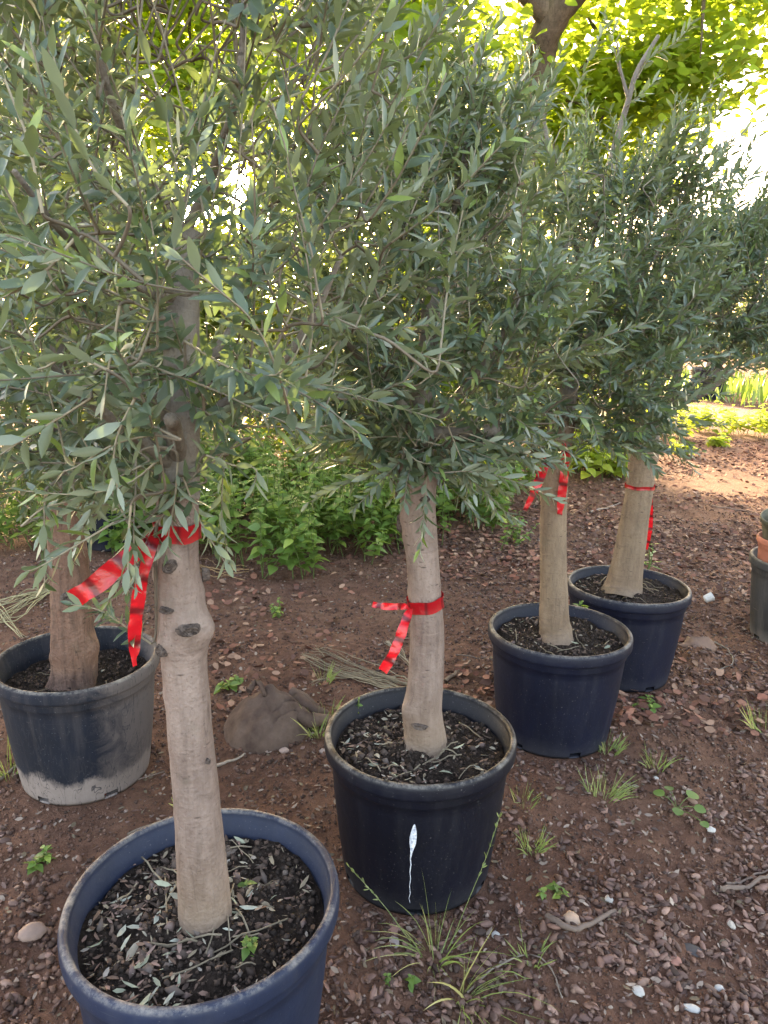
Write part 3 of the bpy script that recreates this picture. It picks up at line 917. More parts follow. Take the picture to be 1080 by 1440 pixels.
LIMB_ = [dict(p=[(588, 655, 1.71), (590, 600, 1.73), (600, 520, 1.76), (605, 420, 1.78)], r0=.038, r1=.018),
         dict(p=[(605, 420, 1.78), (560, 300, 1.75), (520, 180, 1.7), (500, 60, 1.65)], r0=.014),
         dict(p=[(605, 420, 1.78), (640, 300, 1.78), (660, 180, 1.78), (670, 60, 1.78)], r0=.014),
         dict(p=[(590, 620, 1.72), (640, 560, 1.7), (690, 500, 1.65), (730, 420, 1.6)], r0=.014),
         dict(p=[(590, 600, 1.72), (540, 540, 1.65), (480, 470, 1.55), (450, 400, 1.5)], r0=.014),
         dict(p=[(598, 540, 1.76), (620, 450, 1.9), (650, 330, 2.0), (690, 220, 2.05)], r0=.012),
         dict(p=[(590, 610, 1.72), (650, 610, 1.68), (700, 605, 1.64)], r0=.020, r1=.016)]
EXB = [
    ([(440, 530), (520, 548), (600, 545), (660, 510)], 1.5),
    ([(590, 540), (640, 500), (680, 465), (712, 440)], 1.45),
    ([(540, 415), (600, 395), (640, 360), (662, 320)], 1.45),
    ([(560, 620), (590, 650), (650, 655), (655, 690)], 1.55),
    ([(630, 600), (642, 630), (655, 660), (668, 700)], 1.55),
    ([(640, 640), (690, 655), (720, 640), (760, 625)], 1.6),
    ([(560, 640), (545, 655), (556, 680), (600, 676)], 1.6),
    ([(620, 610), (600, 640), (610, 660), (640, 672)], 1.6),
    ([(550, 300), (548, 220), (520, 130), (500, 40)], 1.5),
    ([(610, 250), (640, 160), (665, 90), (705, 30)], 1.55),
    ([(450, 450), (430, 380), (420, 300), (440, 200)], 1.4),
    ([(570, 130), (590, 90), (600, 40)], 1.7),
]
envB = envelope(.09, 1.76, (.02, 0), 1.10, 1.84, [(0, .19), (.12, .28), (.4, .35), (.75, .31), (1, .16)], 14, 1.0)
treeB, potB, trB, QB = olive_tree(
    'B', 'olive tree in a black pot with a white paint streak and ribbon halfway up', MAT['pot_black'], MAT['bark'],
    [(606, 1090, 62, 1.66), (602, 1065, 60), (597, 1030, 58), (594, 1000, 55), (598, 960, 50), (601, 900, 48), (598, 850, 46), (595, 800, 46), (591, 750, 48), (588, 710, 50), (587, 675, 54), (587, 650, 56)], 1.70,
    None, LIMB_, envB, 400, 202, .356, EXB, .046,
    knots=[(572, 1000, .012, .022), (566, 690, .008, .02), (566, 655, .010, .022), (600, 700, .004, .02), (566, 730, .006, .018), (566, 755, .004, .018), (612, 660, .006, .03)],
    knot_px=[(597, 702, 11, 9), (590, 1022, 16, 9), (561, 692, 11, 20), (563, 655, 12, 16), (563, 735, 8, 20)], flare=.10, rough=.022, litter=150, crumbs=1100, potrot=.06, sticks=14)

LIMC = [dict(p=[(793, 600, 2.42), (800, 540, 2.45), (810, 460, 2.48), (820, 380, 2.5)], r0=.036, r1=.018),
        dict(p=[(800, 540, 2.45), (750, 470, 2.4), (700, 400, 2.35), (680, 300, 2.3)], r0=.016),
        dict(p=[(820, 380, 2.5), (846, 290, 2.5), (862, 215, 2.5), (884, 140, 2.5), (896, 100, 2.5), (926, 50, 2.5)], r0=.015, r1=.006),
        dict(p=[(884, 140, 2.5), (872, 95, 2.5), (868, 60, 2.5)], r0=.006, r1=.003),
        dict(p=[(820, 380, 2.5), (790, 280, 2.45), (770, 200, 2.4), (760, 120, 2.4)], r0=.014),
        dict(p=[(805, 500, 2.46), (860, 440, 2.35), (910, 380, 2.3), (940, 320, 2.3)], r0=.014),
        dict(p=[(800, 560, 2.44), (740, 560, 2.3), (690, 560, 2.2)], r0=.012)]
EXC = [([(600, 360, 1.9), (760, 360), (900, 350), (1020, 345)], 2.1),
       ([(560, 470, 1.9), (680, 470), (800, 480), (900, 500)], 2.15),
       ([(740, 570), (700, 600), (640, 620), (600, 640)], 2.1),
       ([(800, 600), (840, 610), (870, 625), (905, 640)], 2.2),
       ([(720, 580), (760, 610), (800, 620), (830, 618)], 2.15),
       ([(860, 330), (900, 260), (940, 190), (975, 150)], 2.2),
       ([(700, 260), (720, 200), (735, 130), (745, 70)], 2.2),
       ([(780, 200), (810, 130), (830, 80), (850, 40)], 2.3),
       ([(896, 110, 2.49), (915, 80), (950, 60), (975, 30)], 2.48), ([(870, 100, 2.49), (862, 60), (850, 20)], 2.48), ([(880, 150, 2.49), (905, 130), (925, 110)], 2.46), ([(860, 220), (835, 170), (822, 130)], 2.46)]
envC = envelope(.66, 2.42, (.06, 0), 1.08, 1.90, [(0, .22), (.12, .36), (.4, .42), (.75, .38), (1, .20)], 24, 1.0)
treeC, potC, trC, QC = olive_tree(
    'C', 'olive tree with two ribbon tails hanging just under its crown, in a navy pot', MAT['pot_navy'], MAT['bark_warm'],
    [(783, 912, 46, 2.37), (781, 890, 43), (779, 865, 41), (779, 840, 39), (778, 790, 37), (778, 740, 37), (780, 690, 36), (782, 650, 36), (788, 610, 36), (793, 590, 35)], 2.40,
    None, LIMC, envC, 450, 303, .365, EXC, .046, knots=[(795, 860, .004, .02), (765, 880, .006, .02)], flare=.12, rough=.02, litter=60, crumbs=900, tpl=OLIVE_FAR, potrot=.1, guard=lambda P: bool(P[:, 2].min() < 1.0))

LIMD = [dict(p=[(908, 620, 2.89), (902, 590, 2.9), (890, 540, 2.92), (880, 460, 2.95)], r0=.030, r1=.016),
        dict(p=[(912, 625, 2.89), (925, 595, 2.88), (945, 568, 2.86), (985, 552, 2.82), (1030, 520, 2.78)], r0=.034, r1=.016),
        dict(p=[(945, 568, 2.86), (960, 480, 2.9), (970, 380, 2.9), (975, 260, 2.9)], r0=.018),
        dict(p=[(880, 460, 2.95), (880, 380, 2.95), (890, 300, 2.95), (900, 220, 2.95)], r0=.014),
        dict(p=[(985, 552, 2.82), (1040, 470, 2.8), (1080, 380, 2.8)], r0=.012)]
EXD = [([(960, 520), (1000, 480), (1040, 450), (1075, 440)], 2.7), ([(940, 420), (1000, 360), (1040, 330), (1065, 290)], 2.7),
       ([(880, 560), (870, 600), (865, 630), (880, 650)], 2.65),
       ([(940, 560), (1000, 530), (1060, 510), (1110, 500)], 2.6),
       ([(960, 300), (975, 240), (985, 190), (1000, 150)], 2.8),
       ([(920, 280), (930, 220), (945, 180), (965, 140)], 2.8),
       ([(990, 260), (1010, 220), (1030, 200)], 2.8),
       ([(860, 580), (840, 600), (835, 630)], 2.6)]
envD = envelope(1.12, 2.90, (.16, 0), 1.22, 1.80, [(0, .20), (.15, .36), (.4, .42), (.7, .34), (1, .14)], 34, 1.0)
treeD, potD, trD, QD = olive_tree(
    'D', 'olive tree whose trunk leans and forks, farthest of the row, in a dark navy pot', MAT['pot_navy'], MAT['bark_warm'],
    [(874, 842, 54, 2.87), (877, 825, 49), (882, 795, 44), (888, 760, 41), (894, 720, 38), (899, 690, 37), (902, 660, 38), (906, 635, 42), (909, 618, 44)], 2.89,
    None, LIMD, envD, 420, 404, .372, EXD, .046, flare=.10, rough=.018, litter=40, crumbs=700, tpl=OLIVE_FAR, potrot=.13,
    guard=lambda P: bool(((P[:, 2] < 1.29) & (P[:, 0] > 1.12)).any() or P[:, 2].min() < 1.07))

LIME = [dict(p=[(92, 700, 2.08), (90, 620, 2.1), (85, 520, 2.1), (80, 420, 2.1)], r0=.045, r1=.02),
        dict(p=[(90, 640, 2.1), (30, 540, 2.0), (-30, 440, 1.9)], r0=.018),
        dict(p=[(88, 580, 2.1), (150, 480, 2.05), (200, 360, 2.0)], r0=.016),
        dict(p=[(80, 420, 2.1), (60, 280, 2.1), (30, 120, 2.1)], r0=.015),
        dict(p=[(80, 420, 2.1), (130, 280, 2.15), (160, 120, 2.2)], r0=.015)]
envE = envelope(-1.0, 2.15, (0, 0), .98, 2.02, [(0, .26), (.15, .40), (.45, .48), (.75, .42), (1, .22)], 44, 1.0)
treeE, potE, trE, QE = olive_tree(
    'E', 'olive tree with rough brown bark in a pot caked with dried mud', MAT['pot_dusty'], MAT['bark_rough'],
    [(107, 985, 68, 2.06), (105, 955, 64), (103, 915, 58), (101, 870, 54), (98, 820, 52), (95, 770, 50), (93, 720, 50), (92, 690, 50)], 2.08,
    None, LIME, envE, 430, 505, .330, (), .047, knots=[(130, 910, .018, .035), (76, 925, .008, .02), (98, 842, .006, .02), (118, 780, .006, .02)],
    knot_px=[(96, 842, 14, 17)], flare=.14, rough=.085, litter=12, crumbs=1200, tpl=OLIVE_FAR, potrot=.02, sticks=4, holes=[(CAM, unit(ray(335, 258)), .09), (CAM, unit(ray(255, 60)), .24), (CAM, unit(ray(205, 150)), .13)])


# white paint mark and run on the black pot
def pot_point(key, px, py, off=.0015):
    c = TREES[key]; r = ray(px, py); r /= np.linalg.norm(r)
    for s in np.arange(.5, 5, .001):
        p = CAM + r * s
        if np.hypot(p[0] - c[0], p[1] - c[1]) < pot_radius(p[2]) + off: return p
    return p


mb = MB()
left, right = [], []
for py, cx, hw in [(1159, 583, .6), (1163, 582.5, 2.2), (1170, 582, 4), (1178, 581, 5), (1186, 580.5, 4.6), (1194, 579.6, 2.6), (1200, 578.4, 1.3), (1208, 577.1, .7), (1216, 577.9, .8), (1226, 576.5, .5), (1236, 577.4, .6), (1246, 575.9, .4), (1256, 577.0, .55), (1263, 575.0, .35), (1270, 576.6, .3)]:
    left.append(pot_point('B', cx - hw, py)); right.append(pot_point('B', cx + hw, py))
n = len(left); k = np.arange(n - 1)
mb.add(np.array(left + right), np.stack([k, k + n, k + n + 1, k + 1], -1)[:, ::-1])
pm = mb.build('paint_mark', MAT['paint'], potB)


# ------------------------------------------------------------------ ribbons
RED = np.array((.50, .008, .016)); REDD = np.array((.13, .006, .010))


def ribbon(label, Q, py_band, band_w, tails, cx=None, seed=0, tilt=0.0, gap=.0015):
    rng = np.random.default_rng(seed)
    p, i = trunk_front(Q, cx if cx else (W0 / 2 + 0), py_band)
    c = Q[i, :3]; R = Q[i, 3] * 1.03 + gap + .001; hw = band_w / 2 * depth(p) / F_PX
    root = empty('marking_ribbon', (c[0], c[1], p[2]), label, 'ribbon', 'red ribbons tied to the olive trunks')
    mb = MB(); seg = 40; a = np.arange(seg) * 2 * np.pi / seg
    T, _, _ = frames(Q[:, :3]); T = T[i]
    V = []; tn = []
    for k, z in enumerate((-1, -.4, .4, 1)):
        rr = R * (1 + .03 * vnoise(np.cos(a) * 3 + 4, np.sin(a) * 3 + 4, z, seed)) + (.0012 if abs(z) > .9 else 0)
        x = c[0] + T[0] * z * hw + rr * np.cos(a); y = c[1] + T[1] * z * hw + rr * np.sin(a)
        V.append(np.stack([x, y, p[2] + z * hw + tilt * rr * np.cos(a) + .0015 * np.sin(a * 5 + seed)], -1))
        tn.append(np.where(((np.arange(seg) + seed) % 7 == 0)[:, None], REDD, RED * .8))
    mb.add(np.concatenate(V), tube_faces(4, seg), np.concatenate(tn)); mb.build('loop', MAT['ribbon'], root)
    for tl in tails:
        P0 = spline(np.array([[*at(q[0], q[1], q[3]), q[2] * depth(at(q[0], q[1], q[3])) / F_PX] for q in tl]), .006)
        P = P0[:, :3]; w = P0[:, 3]
        Tt = unit(np.gradient(P, axis=0)); view = unit(P - CAM)
        side = unit(np.cross(Tt, view))
        tw = .5 * (vnoise(np.arange(len(P)) * .16, seed, 0, seed) - .5)
        side = unit(side + view * tw[:, None] * 1.6)
        nn = np.cross(side, Tt)
        crk = (vnoise(np.arange(len(P)) * .45, 0, 0, seed + 5) - .5)[:, None] * .014
        L = P + side * w[:, None] / 2 + nn * crk; Rr = P - side * w[:, None] / 2 - nn * crk; Mi = P + nn * .0022
        n = len(P); k = np.arange(n - 1)
        stripe = (np.arange(n) % 9 == 4) | (np.arange(n) % 9 == 5)
        tc = np.where(stripe[:, None], REDD, RED * rng.uniform(.9, 1.15))
        mb = MB()
        mb.add(np.concatenate([L, Mi, Rr]), np.concatenate([np.stack([k, k + n, k + n + 1, k + 1], -1), np.stack([k + n, k + 2 * n, k + 2 * n + 1, k + n + 1], -1)]), np.concatenate([tc] * 3))
        mb.build('tail', MAT['ribbon'], root)
    return root


ribbon('broad red ribbon with a long tail reaching across to the rough-barked trunk', QA, 752, 26,
       [[(222, 745, 12, 1.09), (205, 768, 22, 1.06), (185, 780, 26, 1.04), (160, 800, 28, 1.03), (135, 822, 28, 1.02), (104, 842, 26, 1.02)],
        [(222, 748, 10, 1.09), (212, 775, 15, 1.06), (202, 805, 16, 1.05), (195, 840, 18, 1.05), (190, 880, 18, 1.05), (189, 912, 15, 1.05), (188, 925, 7, 1.05), (190, 937, 6, 1.05)]], cx=250, seed=3)
ribbon('red ribbon bow on the trunk above the pot with the white paint streak', QB, 855, 18,
       [[(575, 853, 7, 1.65), (560, 853, 9, 1.63), (545, 853, 9, 1.62), (524, 850, 8, 1.61)],
        [(577, 856, 9, 1.65), (568, 880, 13, 1.62), (560, 903, 14, 1.61), (550, 925, 14, 1.60), (538, 944, 14, 1.60)]], cx=598, seed=5, tilt=.16)
ribbon('red ribbon with one tail flaring sideways and one lying down the trunk', QC, 640, 12,
       [[(772, 642, 8, 2.34), (764, 660, 13, 2.32), (754, 685, 12, 2.30), (746, 702, 8, 2.30), (738, 718, 6, 2.30)],
        [(792, 624, 7, 2.345), (795, 650, 11, 2.34), (792, 680, 12, 2.338), (789, 705, 11, 2.338), (787, 724, 6, 2.338)]], cx=782, seed=8)
ribbon('narrow twisted red ribbon round the leaning forked trunk', QD, 687, 5,
       [[(915, 700, 5, 2.93), (914, 725, 8, 2.94), (912, 750, 9, 2.94), (907, 772, 7, 2.94)]], cx=899, seed=9)

# ------------------------------------------------------------------ more pots
def plain_pot(name_label, c, mat, scale, seed, tilt=None, soil=True, soil_z=.34):
    root = empty('plant_pot', c, name_label, 'plant pot')
    o = make_pot(root, np.array(c), mat, seed, 0, scale)
    if soil:
        mb = MB(); a = np.arange(40) * 2 * np.pi / 40; R = .2245 * scale; z = soil_z * scale + c[2]
        rr = np.linspace(0, R, 8)
        X = c[0] + rr[:, None] * np.cos(a); Y = c[1] + rr[:, None] * np.sin(a)
        mb.add(np.stack([X, Y, z + (vnoise(X * 25, Y * 25, 0, seed) - .5) * .02], -1).reshape(-1, 3), tube_faces(8, 40)[:, ::-1])
        s_ = mb.build('potting_soil', MAT['soil'], root); s_['kind'] = 'stuff'
    if tilt: root.rotation_euler = tilt
    return root


g = on_ground(137, 776)
plain_pot('black pot standing alone behind the rough-barked olive tree', (g[0], g[1] + .16, 0), MAT['pot_navy'], .85, 61)
g = on_ground(1140, 925)
gp = (g[0] + .01, g[1] + .20, 0)
gp = (gp[0] + .035, gp[1] + .02, 0)
plain_pot('dark grey pot at the bottom of a stack, holding a terracotta pot', gp, MAT['pot_grey'], 1.0, 62, soil_z=.26)
plain_pot('terracotta pot standing inside the dark grey pot', (gp[0] - .08, gp[1] - .01, .245), MAT['pot_terra'], .65, 63, soil_z=.28)
plain_pot('small olive-brown pot lying tipped on top of the terracotta pot', (gp[0] - .10, gp[1] + .0, .425), MAT['pot_olive'], .50, 64, tilt=(0.14, -.16, 0), soil=False)

# far olive in a big pot across the road
g = on_ground(1000, 562); S_F = 1.75
c = np.array([g[0], g[1] + .3, 0.0])
rf = empty('potted_olive_tree', c, 'big bushy olive tree in a huge pot on the grass across the road', 'olive tree', 'olive trees in black nursery pots')
make_pot(rf, c, MAT['pot_navy'], 71, 0, S_F)
rng = np.random.default_rng(606)
mb = MB(); a = np.arange(40) * 2 * np.pi / 40; rr = np.linspace(0, .2245 * S_F, 8)
X = c[0] + rr[:, None] * np.cos(a); Y = c[1] + rr[:, None] * np.sin(a)
mb.add(np.stack([X, Y, np.full(X.shape, .35 * S_F)], -1).reshape(-1, 3), tube_faces(8, 40)[:, ::-1]); so = mb.build('potting_soil', MAT['soil'], rf); so['kind'] = 'stuff'
mb = MB()
Q = limb([c + [0, 0, .55], c + [.05, 0, .9], c + [.1, 0, 1.4]], .13, .11); add_trunk(mb, Q, 20, .05, 5)
lf = []
for k in range(6):
    th = k * 1.05; l = limb([c + [.1, 0, 1.35], c + [.1 + .6 * math.cos(th), .6 * math.sin(th), 2.0], c + [.1 + 1.0 * math.cos(th), 1.0 * math.sin(th), 2.9]], .06, .02); lf.append(l); add_trunk(mb, l, 8, .05, k)
mb.build('trunk', MAT['bark'], rf)
envF = envelope(c[0] + .6, c[1], (.1, 0), 1.1, 3.8, [(0, .8), (.15, 1.4), (.4, 1.75), (.7, 1.6), (1, .9)], 54, .9)
olive_crown(rf, rng, lf, envF, 1300, .11, (), OLIVE_FAR, spacing=.03)


# ------------------------------------------------------------------ background trees
def cloud_crown(mb, rng, clusters, per, size, leafL, tpl, sag=.3, mat=0, tint_seed=0, holes=()):
    C = np.asarray(clusters); n = len(C)
    k = per if np.ndim(per) else np.full(n, per)
    idx = np.repeat(np.arange(n), k); m_ = len(idx)
    off = rng.normal(0, 1, (m_, 3)) * np.array([1, 1, .7]) * size
    p = C[idx] + off
    for h in holes:
        w = p - h[0]; a = (w * h[1]).sum(1); r = np.linalg.norm(w - a[:, None] * h[1], axis=1)
        kk = (r > h[2] * (.5 + rng.random(len(r)))); p = p[kk]; idx = idx[kk]
    m_ = len(p)
    th = rng.uniform(0, 2 * np.pi, m_)
    d = np.stack([np.cos(th), np.sin(th), -rng.uniform(0, 1.0, m_) * sag * 2 + .1], 1)
    nn = np.stack([rng.normal(0, .45, m_), rng.normal(0, .45, m_), np.ones(m_)], 1)
    ct = rng.random(n)
    tint = np.stack([np.clip(ct[idx] * .6 + rng.random(m_) * .4, 0, 1), rng.random(m_), rng.random(m_)], 1)
    add_leaves(mb, tpl, p, d, nn, rng.uniform(.65, 1.2, m_) * leafL, rng.uniform(.85, 1.15, m_), tint, mat, rng.uniform(-.5, 1.6, m_))


def bg_tree(label, base, limbs, crown_boxes, n_clusters, per, size, leafL, seed, mat, bark, name='broadleaf_tree', tpl=BROAD, sag=.35, holes=(), group='background trees', reject=None, seg=16):
    """limbs: list of (points, r0, r1); crown_boxes: list of ellipsoids (centre, radii, weight)"""
    rng = np.random.default_rng(seed)
    root = empty(name, base, label, 'tree' if 'tree' in name else 'shrub', group)
    mb = MB(); ends = []
    for pts, r0, r1 in limbs:
        l = limb(pts, r0, r1); l = spline(l, max(.03, r1 * .6)); add_trunk(mb, l, seg, .10, seed, (), .25 if pts is limbs[0][0] else 0); ends.append(l[:, :3])
    ends = np.concatenate(ends)
    cl = []
    w = np.array([b[2] for b in crown_boxes], float); w /= w.sum()
    while len(cl) < n_clusters:
        b = crown_boxes[rng.choice(len(w), p=w)]
        u = unit(rng.normal(0, 1, 3)) * rng.random() ** (1 / 2.6)
        q = np.asarray(b[0]) + u * np.asarray(b[1])
        if reject is not None and reject(q): continue
        cl.append(q)
    cl = np.array(cl)
    # thin branches that carry the clusters
    sk = ends
    for q in sorted(cl[: min(len(cl), 160)].tolist(), key=lambda q: np.linalg.norm(sk - np.array(q), axis=1).min()):
        q = np.array(q); dd = np.linalg.norm(sk - q, axis=1); s0 = sk[dd.argmin()]; L = dd.min()
        P = spline(np.array([s0, (s0 + q) / 2 + rng.normal(0, .06, 3) * L + [0, 0, .06 * L], q]), n=6)
        tube(mb, P, np.linspace(.008 + .018 * min(L, 1.5), .005, 6), 5, (.5, .5, .5), 0); sk = np.concatenate([sk, P[1:]])
    mb.build('trunk', bark, root)
    mb = MB(); cloud_crown(mb, rng, cl, per, size, leafL, tpl, sag, 0, seed, holes)
    mb.build('crown', mat, root)
    return root


def W(px, py, Y): return at(px, py, Y)


HS = (CAM, SUN_DIR, .16)
# the big tree whose brown limbs show at the top
b0 = on_ground(566, 700); YT = 6.4
tb = np.array([W(566, 690, YT)[0], YT, 0])
forkp = W(735, 215, YT)
bg_tree('tall broadleaf tree with thick brown forking limbs and sunlit yellow-green leaves', tb,
        [([tb, W(585, 560, YT), W(650, 400, YT), forkp], .17, .13),
         ([forkp, W(755, 110, YT), W(775, 30, YT - .2), W(850, -60, YT - .4), W(960, -200, YT - .6)], .135, .09),
         ([forkp, W(690, 130, YT + .2), W(630, 120, YT + .3), W(600, 30, YT + .4), W(560, -100, YT + .5)], .09, .05),
         ([W(650, 400, YT), W(625, 300, YT + .4), W(640, 180, YT + .6), W(655, 60, YT + .8)], .09, .06),
         ([W(775, 30, YT - .2), W(700, -60, YT - .4), W(560, -200, YT - .9)], .09, .05)],
        [((.6, 6.6, 4.6), (2.6, 2.0, 1.55), 3), ((-1.4, 6.6, 4.2), (2.2, 1.0, 1.6), 1.3), ((2.3, 6.4, 4.3), (1.1, 1.4, 1.0), .8), ((.9, 6.2, 3.35), (1.6, 1.0, .55), .8), ((.5, 6.9, 2.6), (1.0, .8, .7), .5), (W(770, 205, 7.4), (1.0, .7, .55), .9), (W(900, 120, 7.4), (.75, .7, .42), .5), (W(690, 290, 7.6), (.8, .6, .6), .6)],
        470, 74, .26, .10, 701, MAT['tree_leaf'], MAT['bark_dark'], holes=[HS],
        reject=lambda q: q[1] < 6.75 and .55 < q[0] < 2.1 and 2.4 < q[2] < 4.3)
# the overhanging boughs of a tree to the right
tb = np.array([6.2, 7.8, 0])
bg_tree('tree with grey-green overhanging boughs against the white sky', tb,
        [([tb, tb + [.1, 0, 2.0], tb + [-.5, -.2, 4.2]], .2, .13), ([tb + [-.1, 0, 3.2], tb + [-1.2, -.2, 4.4], tb + [-2.3, -.3, 4.9]], .08, .03)],
        [((4.6, 7.5, 5.35), (1.5, 1.2, 1.05), 2), ((3.6, 7.4, 4.9), (.55, .8, .62), .7), ((6.2, 7.6, 5.2), (1.6, 1.4, 1.5), 1.5)],
        200, 60, .17, .085, 702, MAT['dark_leaf'], MAT['bark_dark'])
# trees and shrubs closing the view behind
tb = np.array([W(452, 690, 6.6)[0], 6.6, 0])
bg_tree('slim-trunked tree rising from the green plant bed', tb,
        [([tb, W(448, 560, 6.6), W(430, 400, 6.7), W(440, 250, 6.8)], .085, .06), ([W(430, 400, 6.7), W(380, 280, 6.7), W(330, 180, 6.7)], .05, .03)],
        [((-1.2, 7.2, 3.3), (1.3, .55, .8), 1.0), ((-2.2, 7.0, 3.9), (1.5, .7, 1.1), 1.5)],
        95, 70, .24, .095, 703, MAT['tree_leaf'], MAT['bark_dark'], holes=[HS])
tb = np.array([-4.6, 6.4, 0])
bg_tree('dense dark tree filling the gap beyond the mud-caked pot', tb,
        [([tb, tb + [.1, 0, 1.4], tb + [.3, 0, 3.0]], .2, .12)],
        [((-4.2, 6.6, 3.3), (2.0, 1.6, 2.3), 3), ((-3.0, 6.4, 1.9), (1.2, 1.0, 1.5), 1.4)],
        190, 64, .25, .10, 704, MAT['dark_leaf'], MAT['bark_dark'], holes=[HS])
shr = [(-2.3, 7.6, 1.2, 1.15, 711, 'dark_leaf', 'wide dark shrub behind the rough-barked olive tree'),
       (-1.0, 7.9, 1.25, 1.2, 712, 'dark_leaf', 'tall shrub behind the slim-trunked tree'),
       (.35, 7.9, 1.2, 1.1, 713, 'tree_leaf', 'yellow-green shrub behind the thick-limbed tree'),
       (1.75, 8.4, 1.25, 1.05, 714, 'tree_leaf', 'sunlit shrub behind the two olives in navy pots')]
shr += [(-3.6, 10.4, 1.6, 1.5, 715, 'dark_leaf', 'big dark shrub deep behind the mud-caked pot'), (-1.4, 10.8, 1.7, 1.6, 716, 'dark_leaf', 'big dark shrub deep behind the knotty trunk'),
        (.9, 11.0, 1.5, 1.3, 717, 'dark_leaf', 'big dark shrub deep behind the paint-streaked pot')]
for (x, y, hh, r, sd, mt, lb) in shr:
    bg_tree(lb, np.array([x, y, 0]), [([(x, y, 0), (x + .05, y, hh * .7), (x, y, hh * 1.5)], .05, .02), ([(x, y, .1), (x + .4, y, hh), (x + .6, y, hh * 1.6)], .035, .015), ([(x, y, .1), (x - .4, y, hh), (x - .6, y, hh * 1.6)], .035, .015)],
            [((x, y, hh), (r, .8, hh * 1.05), 1)], 120, 70, .19, .085, sd, MAT[mt], MAT['bark_dark'], name='shrub', tpl=OVATE, holes=[HS], group='shrubs behind the plant bed', seg=8)
# far trees beyond the road
for q, (x, y, hh, r, sd) in enumerate([(13.5, 24, 1.9, 2.4, 721), (18.5, 27, 2.2, 3.0, 722), (9.8, 30, 1.3, 2.6, 723)]):
    tb = np.array([x, y, 0])
    bg_tree(['rounded pale shrub-like tree beyond the road', 'broad far tree at the end of the verge', 'low far tree behind the huge potted olive'][q], tb,
            [([tb, tb + [0, 0, hh], tb + [.2, 0, hh * 1.5]], .16, .08)], [((x, y, hh * 1.05), (r, r * .8, hh * .95), 1)], 150, 40, .42, .22, sd, MAT['dark_leaf'], MAT['bark_dark'], group='trees beyond the road', seg=8)


# ------------------------------------------------------------------ plant bed, grass, weeds
def stem_plant(mb, rng, base, h, pairs, L, lean, mat=0, tpl=OVATE, first=.25):
    P = grow(base, np.array([lean[0], lean[1], 1.0]), h, (0, 0, .1), rng, 6, .06)
    tube(mb, P, np.linspace(.0035, .0018, 6), 4, (.10, .15, .04), 1)
    s = np.linspace(first, 1, pairs); T, N_, B_ = frames(P); k = s * (len(P) - 1)
    i = np.clip(k.astype(int), 0, len(P) - 2); p = P[i] + (P[i + 1] - P[i]) * (k - i)[:, None]
    a0 = rng.uniform(0, np.pi)
    for side in (0, np.pi):
        az = a0 + np.arange(pairs) * np.pi / 2 + side + rng.normal(0, .3, pairs)
        d = np.stack([np.cos(az), np.sin(az), rng.uniform(-.35, .45, pairs)], 1)
        nn = np.stack([np.cos(az) * .3, np.sin(az) * .3, np.ones(pairs)], 1) + rng.normal(0, .25, (pairs, 3))
        l = L * np.interp(s, [0, .6, 1], [.9, 1.05, .5]) * rng.uniform(.7, 1.2, pairs)
        add_leaves(mb, tpl, p, d, nn, l, rng.uniform(.8, 1.15, pairs), np.stack([rng.random(pairs) * .6 + .4 * rng.random(), rng.random(pairs), rng.random(pairs)], 1), mat)


rng = np.random.default_rng(31)
mb = MB(); cnt = 0
bx = [on_ground(285, 800), on_ground(330, 838), on_ground(430, 832), on_ground(560, 800), on_ground(640, 775), on_ground(720, 755), on_ground(740, 700)]
ex = np.array([b[0] for b in bx]); ey = np.array([b[1] for b in bx])
o_ = np.argsort(ex); ex, ey = ex[o_], ey[o_]
while cnt < 760:
    x = rng.uniform(-2.6, 1.35); y = rng.uniform(3.6, 6.6)
    y0 = np.interp(x, ex, ey) + .10
    if y < y0 + .15 * vnoise(x * 5, 3, 0, 2) or y > y0 + 2.3: continue
    hh = .24 + .36 * min(1, (y - y0) / .3) * rng.uniform(.6, 1.15) + .12 * min(1, max(0, y - y0 - .5))
    if x > .75: hh *= .75
    stem_plant(mb, rng, (x, y, gz(x, y)), hh, 9, .085, (rng.normal(0, .22), rng.normal(-.12, .2))); cnt += 1
tag(mb.build('ground_cover_plants', [MAT['bed_leaf'], MAT['twig']]), 'bed of leafy green nettle-like plants behind the pots', 'ground cover', kind='stuff')


def blade_mesh(mb, rng, base, n, L, spread, wid=.0022, yellow=.3, droop=.8, lean=(0, 0), mat=0, splay=.5):
    for _ in range(n):
        th = rng.uniform(0, 2 * np.pi); r = spread * math.sqrt(rng.random())
        b = np.array([base[0] + r * math.cos(th), base[1] + r * math.sin(th), base[2] - .004])
        d = np.array([math.cos(th) * splay * rng.uniform(.2, 1.6) + lean[0], math.sin(th) * splay * rng.uniform(.2, 1.6) + lean[1], 1.0])
        l = L * rng.uniform(.45, 1.1)
        P = grow(b, d, l, (0, 0, -droop * rng.uniform(.2, 1.4)), rng, 7, .04)
        P[1:, 2] = np.maximum(P[1:, 2], base[2] + .004 + .002 * rng.random())
        w = wid * np.array([1, 1.1, 1.05, .95, .75, .45, .05]) * rng.uniform(.6, 1.2)
        T = unit(np.gradient(P, axis=0)); s = unit(np.cross(T, np.array([math.cos(th + 1.2), math.sin(th + 1.2), .3])))
        u = np.cross(s, T) * w[:, None] * .35
        k = np.arange(6); V = np.concatenate([P + s * w[:, None] + u, P, P - s * w[:, None] + u])
        g_ = 1.0 if rng.random() < yellow else rng.uniform(0, .8)
        mb.add(V, np.concatenate([np.stack([k, k + 1, k + 8, k + 7], -1), np.stack([k + 7, k + 8, k + 15, k + 14], -1)]), (rng.random(), g_, 0), mat)


